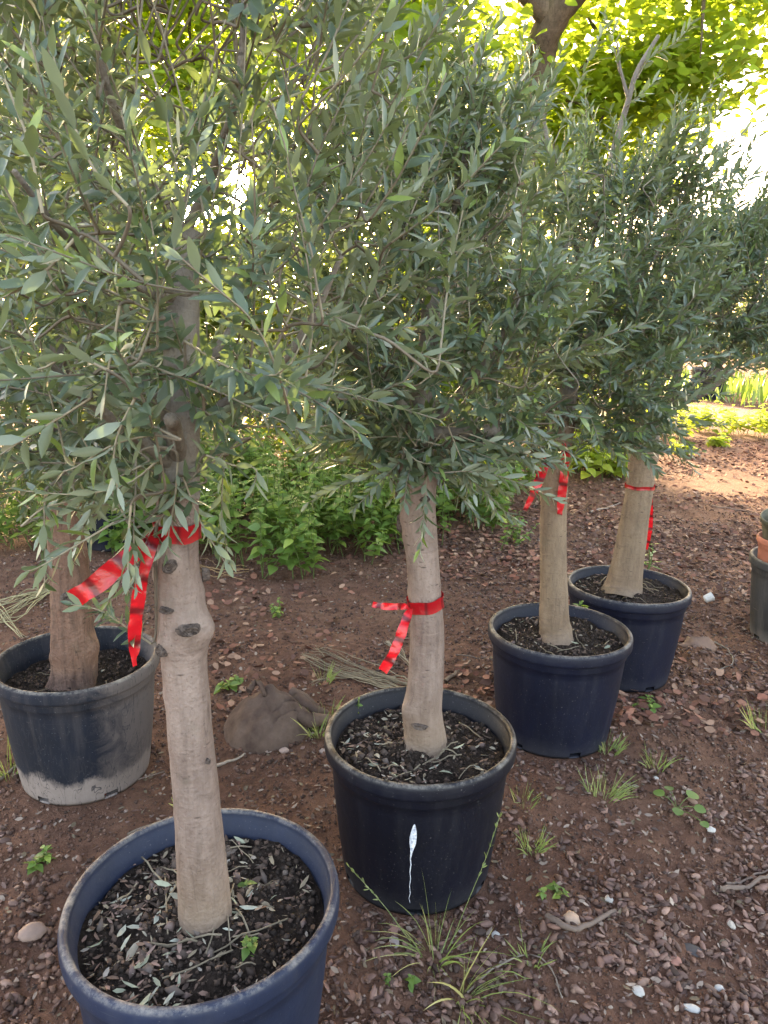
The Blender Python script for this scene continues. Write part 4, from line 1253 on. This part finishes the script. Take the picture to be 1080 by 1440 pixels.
def tuft(label, px, py, n, L, spread, seed, **kw):
    rng = np.random.default_rng(seed); g = on_ground(px, py); g[2] = gz(g[0], g[1])
    mb = MB(); blade_mesh(mb, rng, g, n, L, spread, **kw)
    o = mb.build('grass_tuft', MAT['grass'], None, g)
    return tag(o, label, 'grass tuft', 'grass tufts on the soil')


o = tuft('large straggly grass tuft sprouting at the foot of the paint-streaked pot', 612, 1345, 32, .20, .03, 1, yellow=.45, droop=1.1, splay=.8, wid=.0017)
tuft('flattened yellowing grass tuft lying in front of the large straggly one', 655, 1412, 24, .18, .03, 2, yellow=.7, droop=1.8, lean=(.5, -.2), splay=.8)
tuft('fine grass tuft against the base of the nearer navy pot', 853, 1055, 46, .085, .04, 3, yellow=.1, droop=.4, wid=.0018)
tuft('spreading grass tuft with a long runner in front of the navy pot', 850, 1118, 50, .10, .05, 4, yellow=.12, wid=.0014, droop=.8, lean=(.25, .2))
tuft('low grass tuft on the husks by the leafy seedling', 920, 1080, 30, .075, .04, 5, yellow=.12, wid=.0014, droop=.6)
tuft('pale grass tuft midway between the paint-streaked and navy pots', 735, 1130, 26, .06, .04, 6, yellow=.15, wid=.0014)
tuft('feathery green tuft beside the paint-streaked pot', 748, 1198, 40, .075, .03, 7, yellow=.05, wid=.0016)
tuft('thin grass tuft near the forked twig', 748, 1355, 16, .07, .03, 8, yellow=.3)
tuft('thin grass tuft between the sack and the paint-streaked pot', 448, 1035, 24, .12, .04, 9, yellow=.4)
tuft('sparse grass tuft beside the mud-caked pot', 12, 1085, 34, .14, .05, 10, yellow=.5)
tuft('small green tuft in front of the bundle of dry fronds', 455, 962, 20, .10, .03, 11, yellow=.2)
tuft('green tuft tucked behind the paint-streaked pot', 462, 1010, 20, .10, .03, 15, yellow=.3)
tuft('sunlit grass tuft at the end of the far pots', 1078, 1025, 30, .12, .05, 12, yellow=.5)
tuft('tiny tuft beside the bluish pot', 252, 1128, 10, .05, .02, 13, yellow=.4)

# tall seed stalks of the grass, each leaning on the paint-streaked pot
rng = np.random.default_rng(77)
for lb, pts in (('long pale grass stalk leaning up across the black pot', [(625, 1350, 1.42), (655, 1275, 1.42), (682, 1210, 1.43), (702, 1150, 1.44)]),
                ('short grass stalk with a green seed head beside the black pot', [(585, 1335, 1.42), (545, 1280, 1.42), (515, 1245, 1.44), (492, 1220, 1.45)])):
    P = spline(np.array([at(*q) for q in pts]), n=16); P[0, 2] = min(P[0, 2], gz(P[0, 0], P[0, 1]))
    mb = MB(); tube(mb, P, np.linspace(.0014, .0007, 16), 5, (.35, .3, 0), 0)
    for k in range(9, 16):
        for _ in range(3):
            q = P[k]; dd = unit(P[k] - P[k - 1]) + rng.normal(0, .35, 3)
            add_leaves(mb, OLIVE_FAR, q[None], dd[None], rng.normal(0, 1, (1, 3)), .016, .8, np.array([[.5, .6, 0]]))
    tag(mb.build('grass_stalk', MAT['grass'], None, P[0]), lb, 'grass stalk', 'grass stalks by the black pot')


def weed(label, px, py, n, L, h, seed, tpl=OVATE, mat='bed_leaf', spread=.02, pairs=4, name='weedy_plant'):
    rng = np.random.default_rng(seed); g = on_ground(px, py); g[2] = gz(g[0], g[1]); mb = MB()
    for _ in range(n):
        stem_plant(mb, rng, g + np.array([*rng.normal(0, spread, 2), 0]), h * rng.uniform(.7, 1.2), pairs, L, rng.normal(0, .4, 2), tpl=tpl)
    return tag(mb.build(name, [MAT[mat], MAT['twig']], None, g), label, 'weed', 'weeds on the soil')


# seedling with round leaves
g = on_ground(952, 1140); g[2] = gz(g[0], g[1]); rng = np.random.default_rng(5)
ROUND = leaf_template([(0, 0), (.12, .32), (.38, .50), (.7, .44), (.92, .22), (1, 0)], .06, .1)
mb = MB()
for (dx, dy, L) in ((.045, .03, .042), (-.03, .035, .036), (.04, -.02, .036), (-.01, -.025, .034), (.0, .06, .03), (.035, -.085, .028)):
    e = g + np.array([dx, dy, .028]); tube(mb, spline(np.array([g, (g + e) / 2 + [0, 0, .01], e]), n=5), .0012, 4, (.14, .2, .06), 1)
    dd = unit(np.array([dx, dy, 0])); add_leaves(mb, ROUND, e[None], dd[None], np.array([[0, -.2, 1.0]]), L, 1, np.array([[rng.random(), .5, 0]]))
tag(mb.build('seedling', [MAT['bed_leaf'], MAT['twig']], None, g), 'bright green seedling with rounded leaves on the husks', 'seedling')
weed('small low weed in front of the stack of pots', 905, 1000, 3, .03, .04, 21)
weed('tiny weed near the mud-caked pot', 72, 1222, 3, .03, .04, 22)
weed('little clover-like weed by the large straggly grass', 780, 1258, 3, .026, .03, 23)
weed('pale weed sprig at the edge of the bluish pot', 560, 1395, 2, .022, .03, 24)
weed('small weed at the edge of the plant bed', 390, 870, 3, .035, .08, 25)
weed('bright weed beside the grey sack', 325, 965, 3, .05, .05, 26)
weed('leafy weed at the corner of the plant bed by the paint-streaked tree', 720, 770, 7, .05, .22, 27, spread=.045, pairs=5)
for q, (px, py, n_) in enumerate([(930, 612, 26), (985, 606, 30), (1062, 612, 26), (1010, 628, 8), (842, 668, 36), (890, 612, 20), (960, 640, 8), (818, 655, 30)]):
    weed(['sunlit yellow-green weed clump on the edge of the road, nearest the forked trunk', 'tallest sunlit weed clump beside the road', 'sunlit weed clump by the road at the edge of view', 'small sunlit weed in front of the roadside clumps',
          'green weed clump seen between the two navy-potted trunks', 'weed clump just behind the forked trunk', 'low weed between the forked trunk and the roadside clumps', 'weed clump behind the trunk with two ribbon tails'][q],
         px, py, n_, .13, .42 if n_ > 10 else .16, 40 + q, mat='weed_painted_sun', spread=.19 if n_ > 10 else .05, pairs=6)
# sprouts in pots
for lb, key, px, py, z, L, h, n_ in (('pale green sprout growing in the nearer navy pot', 'C', 816, 862, .365, .03, .05, 3), ('bright yellow-green shoot growing in the farther navy pot', 'D', 912, 800, .372, .07, .12, 2), ('tiny green sprout at the rim of the paint-streaked pot', 'B', 500, 1005, .356, .018, .06, 1), ('small green seedling in the bluish pot', 'A', 352, 1335, .352, .024, .03, 2), ('little sprout beside the knotty trunk', 'A', 345, 1245, .352, .02, .025, 1)):
    g = on_ground(px, py, z); rng = np.random.default_rng(int(px)); mb = MB()
    for _ in range(n_): stem_plant(mb, rng, g + np.array([*rng.normal(0, .008, 2), -.004]), h, 3, L, rng.normal(0, .35, 2), tpl=OVATE if key != 'D' else OLIVE_FAR)
    tag(mb.build('sprout', [MAT['bed_leaf'], MAT['twig']], None, g), lb, 'sprout', 'sprouts in the pots')

# verge grass beyond the road
rng = np.random.default_rng(9); mb = MB()
nb = 5200
sx = rng.uniform(-10, 26, nb); off = rng.uniform(.25, 7, nb)
nrm = np.array([-ROAD_D[1], ROAD_D[0], 0]); nrm = nrm if nrm[1] > 0 else -nrm
p = ROAD_F[None] + ROAD_D[None] * sx[:, None] + nrm[None] * off[:, None]; p[:, 2] = 0
th = rng.uniform(0, 2 * np.pi, nb)
add_leaves(mb, OLIVE_FAR, p, np.stack([np.cos(th) * .4, np.sin(th) * .4, np.ones(nb)], 1), np.stack([np.cos(th), np.sin(th), np.zeros(nb)], 1), rng.uniform(.2, .55, nb), .6, np.stack([rng.random(nb), rng.random(nb), rng.random(nb)], 1))
tag(mb.build('verge_grass', MAT['bed_leaf']), 'tall green grass on the verge across the road', 'grass', kind='stuff')

# ------------------------------------------------------------------ husks, chips, crumbs
def ok_spot(x, y):
    m_ = np.ones(len(x), bool)
    for a, b in TREES.values(): m_ &= np.hypot(x - a, y - b) > .205
    return m_


# husk template: pointed shell with a ridge
hv = [(-1, 0, 0)]; hr = 7
for (u, r) in ((-.62, .34), (0, .50), (.6, .32)):
    for k in range(hr):
        a = 2 * np.pi * k / hr; hv.append((u, r * math.cos(a) * (1.2 if k == 0 else 1), r * math.sin(a) * .78 * (.72 if k in (2, 5) else 1)))
hv.append((1.05, 0, 0)); hv = np.array(hv)
hf = []
for k in range(hr):
    k2 = (k + 1) % hr
    hf.append((0, 1 + k2, 1 + k))
    for row in (0, 1):
        a, b = 1 + row * hr, 1 + (row + 1) * hr
        hf += [(a + k, a + k2, b + k2), (a + k, b + k2, b + k)]
    hf.append((1 + 2 * hr + k, 1 + 2 * hr + k2, len(hv) - 1))
hf = np.array(hf)
rng = np.random.default_rng(17)
mb = MB()
n = 23000
y = .95 + 4.6 * rng.random(n) ** 1.25; x = (rng.random(n) * 2.2 - .72) * (y * .62 + .42)
dens = vnoise(x * 2.6, y * 2.6, 0, 33) * .7 + vnoise(x * 8, y * 8, 0, 34) * .45
dens += np.where(x > -.05, .20, -.16) + np.where(y < 1.35, -.04, 0)
mid = (x > -.8) & (x < .45) & (y > 2.1); dens[mid] -= .28
keep = (dens > .60 + rng.uniform(-.12, .12, n)) & ok_spot(x, y)
x, y = x[keep], y[keep]; n = len(x)
s = rng.uniform(.010, .0185, n)
PAL = np.array([(.14, .077, .064), (.185, .104, .085), (.105, .056, .047), (.22, .132, .105), (.16, .082, .06), (.075, .041, .034)])
hk = rng.random(n) < .62
for sel, tv_, tf_ in ((hk, hv, hf), (~hk, np.where(hv[:, 2:3] > .05, hv * np.array([1, .9, -.75]), hv) * np.array([1, 1.15, 1]), hf)):   # whole husks and opened half shells
    m_ = int(sel.sum())
    lumps(mb, rng, np.stack([x[sel], y[sel], gz(x[sel], y[sel]) + s[sel] * .22], 1), s[sel] * rng.uniform(.7, 1.2, m_), PAL[rng.integers(0, 6, m_)] * rng.uniform(.65, 1.6, (m_, 1)), tv_, tf_, .16, (1, 1, 1), .3)
tag(mb.build('husk_mulch', MAT['husk']), 'brown nut husks strewn thickly over the soil', 'husks', kind='stuff')

mb = MB(); n = 58000
y = .85 + 5.2 * rng.random(n) ** 1.3; x = (rng.random(n) * 2.2 - .92) * (y * .62 + .42)
keep = ok_spot(x, y); x, y = x[keep], y[keep]; n = len(x)
s = rng.uniform(.0018, .0075, n) * rng.uniform(.35, 1.2, n) * (1 + .5 * (vnoise(x * 5, y * 5, 0, 8) > .6))
PAL = np.array([(.10, .05, .038), (.165, .085, .062), (.065, .034, .026), (.23, .135, .10), (.125, .063, .046), (.34, .24, .20)])
lumps(mb, rng, np.stack([x, y, gz(x, y) + s * .35], 1), s, PAL[rng.choice(6, n, p=[.28, .26, .22, .1, .11, .03])], tilt=.6)
n = 14000
y = .85 + 5.5 * rng.random(n) ** 1.2; x = (rng.random(n) * 2.2 - .92) * (y * .62 + .42)
keep = ok_spot(x, y); xy = np.stack([x, y], 1)[keep]
chips(mb, rng, xy, gz, (.008, .028), (.9, 2.2), .006, pal=[(.16, .09, .075), (.22, .13, .11), (.30, .22, .18), (.11, .07, .06), (.36, .27, .22), (.2, .15, .1)])
tag(mb.build('soil_crumbs', MAT['litter']), 'loose soil crumbs, wood chips and flecks on the ground', 'soil crumbs', kind='stuff')

# red-brown leaf litter behind
mb = MB(); n = 26000
y = 2.4 + 7.8 * rng.random(n); x = rng.uniform(-.3, 1, n) * 0 + (rng.random(n) * 1.55 - .45) * (y * .62)
dn = vnoise(x * 1.6, y * 1.6, 0, 41)
dn = dn + np.clip((y - 5.5) * .12, 0, .25) - np.where(y < 3.7, .16, 0)
keep = ((x > .15) | (y > 4.6) | (rng.random(n) < .30)) & (dn + rng.uniform(-.2, .2, n) > .42) & ok_spot(x, y)
xy = np.stack([x, y], 1)[keep]
chips(mb, rng, xy, gz, (.02, .055), (1.6, 3.2), .024, pal=[(.24, .09, .06), (.32, .14, .095), (.17, .07, .05), (.40, .23, .16), (.13, .06, .045)], flat=.6)
tag(mb.build('fallen_leaves', MAT['litter']), 'red-brown fallen leaves strewn beyond the pots', 'fallen leaves', kind='stuff')

# ------------------------------------------------------------------ sack
g = on_ground(352, 1058); gx0, gy0 = g[0], g[1]
bl, br = on_ground(297, 1062), on_ground(437, 1040)
wd = br[0] - bl[0]; cxs = (bl[0] + br[0]) / 2
mb = MB(); nu, nv = 40, 40
u = np.linspace(-1, 1, nu); v = np.linspace(-1, 1, nv); U, Vv = np.meshgrid(u, v, indexing='ij')
# square to disc, then a dome with a pinched crest
r = np.sqrt(U ** 2 + Vv ** 2 - U ** 2 * Vv ** 2 * .0 + 1e-9); rm = np.maximum(np.abs(U), np.abs(Vv)); U2 = U * rm / r; V2 = Vv * rm / r
rad = np.clip(rm, 0, 1)
H = .140 * (1 - rad ** 2.4) ** .8
H = H * (1 - .30 * np.clip(U2, 0, 1) - .12 * np.clip(-V2, 0, 1)) + .042 * np.exp(-((U2 - .1) ** 2 / .06 + (V2 - .15) ** 2 / .05))
fold = np.abs(np.sin((U2 * 1.0 - V2 * .7) * 13 + 2 * vnoise(U2 * 3 + 5, V2 * 3 + 5, 0, 4)))
H = H + .030 * fold * np.clip((U2 + .1) * 1.6, 0, 1) * (1 - rad ** 4) + (vnoise(U2 * 5 + 9, V2 * 5 + 9, 0, 6) - .5) * .022 * (1 - rad ** 6)
Xs = cxs + U2 * wd / 2 * (1 + .05 * np.sin(V2 * 4)); Ys = gy0 + .15 + V2 * .16
mb.add(np.stack([Xs, Ys, gz(Xs, Ys) - .012 + H], -1).reshape(-1, 3), np.stack([(np.arange(nu - 1)[:, None] * nv + np.arange(nv - 1)), ((np.arange(nu - 1)[:, None] + 1) * nv + np.arange(nv - 1)), ((np.arange(nu - 1)[:, None] + 1) * nv + np.arange(nv - 1) + 1), (np.arange(nu - 1)[:, None] * nv + np.arange(nv - 1) + 1)], -1).reshape(-1, 4))
root = empty('sack', (cxs, gy0 + .15, 0), 'weathered brown sack slumped on the soil behind the knotty trunk', 'sack')
mb.build('body', MAT['sack'], root)
mb = MB()
for (a, b, c_) in (((418, 985), (440, 998), (458, 1003)), ((420, 1002), (436, 1012), (462, 1010)), ((408, 978), (430, 985), (447, 1000))):
    P = np.array([on_ground(*a, .06), on_ground(*b, .05), on_ground(*c_, .015)]); P = spline(P, n=12)
    l = np.concatenate([P, np.linspace(.032, .016, 12)[:, None]], 1); add_trunk(mb, l, 12, .16, 3)
mb.build('gathered_neck', MAT['sack'], root)
mb = MB()
P = spline(np.array([on_ground(350, 972, .15), on_ground(358, 960, .165), on_ground(366, 962, .165), on_ground(372, 978, .15)]), n=12)
add_trunk(mb, np.concatenate([P, np.linspace(.012, .008, 12)[:, None]], 1), 10, .15, 4); mb.build('knot', MAT['sack'], root)


# ------------------------------------------------------------------ dry fronds, twigs, stones
def frond(label, lines, seed, col=(.34, .27, .18), w=.006):
    rng = np.random.default_rng(seed); mb = MB(); o0 = None
    for (pts, nst, sp) in lines:
        for _ in range(nst):
            j = rng.normal(0, sp, (len(pts), 2))
            P = np.array([on_ground(p[0] + a, p[1] + b, .012) for p, (a, b) in zip(pts, j)]); P = spline(P, n=14)
            P[:, 2] = gz(P[:, 0], P[:, 1]) + .004 + rng.uniform(0, .018) + .012 * np.sin(np.linspace(0, np.pi, 14)) * rng.random()
            tube(mb, P, np.linspace(w * .5, w * .18, 14) * rng.uniform(.5, 1.0), 4, np.array(col) * rng.uniform(.6, 1.15), 0)
            if o0 is None: o0 = P[0].copy()
    return tag(mb.build('dry_frond', MAT['straw'], None, o0), label, 'dry frond', 'dry palm fronds on the soil')


frond('bundle of long dry grey-brown frond strands behind the paint-streaked pot', [([(600, 985), (520, 960), (450, 938), (425, 928)], 14, 4), ([(600, 975), (540, 955), (470, 925), (440, 918)], 12, 4), ([(560, 955), (520, 952), (470, 955), (440, 962)], 6, 4)], 1)
frond('single split dry frond lying beside the ribboned trunk', [([(545, 900), (560, 918), (578, 940), (600, 968)], 6, 2.5)], 2, (.40, .33, .24))
frond('fan of straw-coloured dry frond leaflets beside the rough-barked trunk', [([(75, 822), (40, 838), (10, 850), (-40, 858)], 9, 5), ([(70, 828), (30, 860), (0, 875), (-30, 892)], 9, 5), ([(-10, 850), (15, 880), (30, 905)], 5, 4)], 3, (.46, .40, .23), .009)
frond('tawny dry frond at the edge of the plant bed', [([(340, 805), (310, 800), (285, 795), (270, 790)], 8, 5)], 4, (.42, .25, .12))


def twig(label, lines, r, seed, col=(.17, .12, .10)):
    rng = np.random.default_rng(seed); mb = MB(); o0 = None
    for pts, k in lines:
        P = np.array([on_ground(*p) for p in pts]); P = spline(P, n=16)
        P[:, :2] += rng.normal(0, r * .25, (16, 2)); P[:, 2] = gz(P[:, 0], P[:, 1]) + r * k + .002
        l = np.concatenate([P, np.linspace(r * k, r * k * .55, 16)[:, None]], 1); add_trunk(mb, l, 7, .12, seed)
        if o0 is None: o0 = P[0].copy()
    mb.t = [np.broadcast_to(np.array(col), t.shape) for t in mb.t]
    return tag(mb.build('twig', MAT['twig'], None, o0), label, 'twig', 'twigs on the soil')


twig('thick crooked twig lying on the husks', [([(768, 1302), (790, 1318), (808, 1322), (838, 1305), (862, 1284)], 1)], .0085, 1)
twig('branching twig reaching in over the husks opposite the seedling', [([(1010, 1248), (1045, 1242), (1085, 1230)], 1), ([(1020, 1240), (1050, 1232), (1080, 1222)], .6)], .008, 2)
twig('thin curling twig trailing from the yellowing grass', [([(655, 1400), (690, 1372), (735, 1352), (768, 1362), (790, 1410)], 1)], .0028, 3, (.28, .22, .18))
twig('straight twig in front of the thick crooked twig', [([(878, 1322), (905, 1336), (930, 1348)], 1)], .003, 4)
twig('slender curved twig on the bare soil near the grey pot', [([(1005, 900), (1025, 915), (1030, 935), (1010, 945)], 1)], .004, 5, (.24, .2, .17))
twig('broken stick poking out beside the knotty trunk', [([(300, 1078), (325, 1070), (345, 1062)], 1)], .006, 6, (.34, .27, .22))
twig('thin stick between the mud-caked pot and the knotty trunk', [([(165, 1108), (200, 1095), (232, 1085)], 1)], .0035, 7)
twig('pale stick running towards the knotty trunk', [([(180, 1172), (210, 1155), (240, 1140)], 1)], .0035, 8, (.22, .17, .14))
twig('dry stick at the foot of the mud-caked pot', [([(-5, 1100), (15, 1085), (32, 1070)], 1)], .006, 9, (.2, .16, .13))
twig('stick lying on the red leaf litter', [([(830, 722), (852, 714), (872, 706)], 1)], .011, 10, (.28, .2, .16))
twig('grey stick in the leaf litter behind the two navy pots', [([(845, 658), (858, 668), (870, 676)], 1)], .02, 11, (.28, .23, .2))
twig('long thin stick on the raked soil', [([(1000, 716), (1040, 720), (1078, 726)], 1)], .007, 12, (.26, .16, .12))
twig('thin stick beside the trunk of the paint-streaked pot', [([(640, 925), (680, 933), (705, 938)], 1)], .004, 13)
twig('stick with a kink behind the paint-streaked pot', [([(625, 965), (645, 952), (660, 940)], 1)], .009, 14, (.22, .15, .11))
twig('wiry twig crossing the husks near the navy pot', [([(905, 1000), (935, 1025), (950, 1040)], 1)], .003, 15)

SPH = []
for a in np.linspace(0, np.pi, 9):
    for b in np.arange(12) * 2 * np.pi / 12: SPH.append((math.cos(a), math.sin(a) * math.cos(b), math.sin(a) * math.sin(b)))
SPH = np.array(SPH)


def stone(label, px, py, wpx, hpx, col, seed, ang=0.0, name='stone', flat=.6, jag=.2, cat='stone', grp='stones on the soil'):
    g = on_ground(px, py); sc = depth(g) / F_PX; a, b = wpx / 2 * sc, hpx / 2 * sc * 1.25
    nz = 1 + jag * (vnoise(SPH[:, 0] * 2.2 + seed, SPH[:, 1] * 2.2, SPH[:, 2] * 2.2, seed) - .5) * 2
    v = SPH * nz[:, None] * np.array([a, b, min(a, b) * flat])
    ca, sa = math.cos(ang), math.sin(ang)
    v = np.stack([v[:, 0] * ca - v[:, 1] * sa, v[:, 0] * sa + v[:, 1] * ca, v[:, 2]], 1)
    c_ = np.array([g[0], g[1], gz(g[0], g[1]) + min(a, b) * flat * .55])
    mb = MB(); mb.add(v + c_, tube_faces(9, 12)[:, ::-1], col)
    return tag(mb.build(name, MAT['stone'], None, c_), label, cat, grp)


stone('smooth oval pinkish-brown stone on the soil beside the bluish pot', 47, 1323, 40, 26, (.26, .17, .14), 1, .6)
stone('reddish-tan clod of earth beyond the farther navy pot', 982, 912, 46, 24, (.21, .12, .085), 2, 0, 'clod', .7, .4)
stone('white quartz chip lying alone below the thick crooked twig', 897, 1401, 16, 14, (.42, .41, .40), 3, .3)
stone('pale grey stone chip at the lower corner of the soil', 972, 1418, 26, 10, (.48, .47, .46), 4, -.3)
stone('white stone chip near the straight twig', 856, 1268, 12, 11, (.42, .39, .36), 5)
stone('tan rock flake beside the thick crooked twig', 803, 1304, 22, 22, (.48, .33, .24), 6, .4, flat=.4)
stone('brick-red flake on the bare soil', 950, 1350, 18, 14, (.36, .16, .12), 7, .2, flat=.3)
stone('small pale stone above the branching twig', 1000, 1166, 12, 9, (.5, .48, .46), 8)
stone('white chip among the husks beside the large straggly grass', 697, 1322, 12, 10, (.40, .39, .38), 9)
stone('dark flat chip of slate on the soil', 972, 1330, 34, 18, (.03, .03, .035), 10, -.3, flat=.3)
stone('orange-brown flake beside the black pot', 553, 1310, 14, 20, (.32, .17, .13), 11, flat=.5)
stone('pale grey flake beside the orange-brown flake', 554, 1330, 15, 16, (.33, .27, .26), 12, flat=.5)
stone('tiny white pebble near the seedling', 922, 1097, 8, 7, (.5, .48, .46), 13)
stone('pale pebble near the base of the sack', 455, 1055 + 2, 12, 10, (.36, .27, .24), 14)
stone('pinkish flake on the soil by the sack', 400, 1060, 14, 10, (.40, .28, .24), 15)
stone('grey pebble at the lower edge of the soil', 1012, 1385, 12, 9, (.42, .41, .4), 16)
stone('small cream pebble by the flat slate chip', 1030, 1290, 10, 14, (.5, .44, .38), 17)
# scrap of white plastic: a crumpled open cup
g = on_ground(990, 852); mb = MB(); a = np.arange(20) * 2 * np.pi / 20
prof = [(.0, .0), (.018, .0), (.021, .004), (.024, .04), (.0255, .042), (.0225, .040), (.019, .004), (.0, .003)]
lathe(mb, prof, 20, (0, 0, 0), tint=(.72, .72, .74), wob=.06)
v = mb.v[0]; ca, sa = math.cos(1.1), math.sin(1.1)
mb.v[0] = np.stack([v[:, 0] * ca + v[:, 2] * sa, v[:, 1], -v[:, 0] * sa + v[:, 2] * ca], 1) * 1.05 + np.array([g[0], g[1], gz(g[0], g[1]) + .022])
tag(mb.build('plastic_cup', MAT['stone'], None, (g[0], g[1], 0)), 'small white crumpled plastic cup dropped on the soil', 'plastic cup')
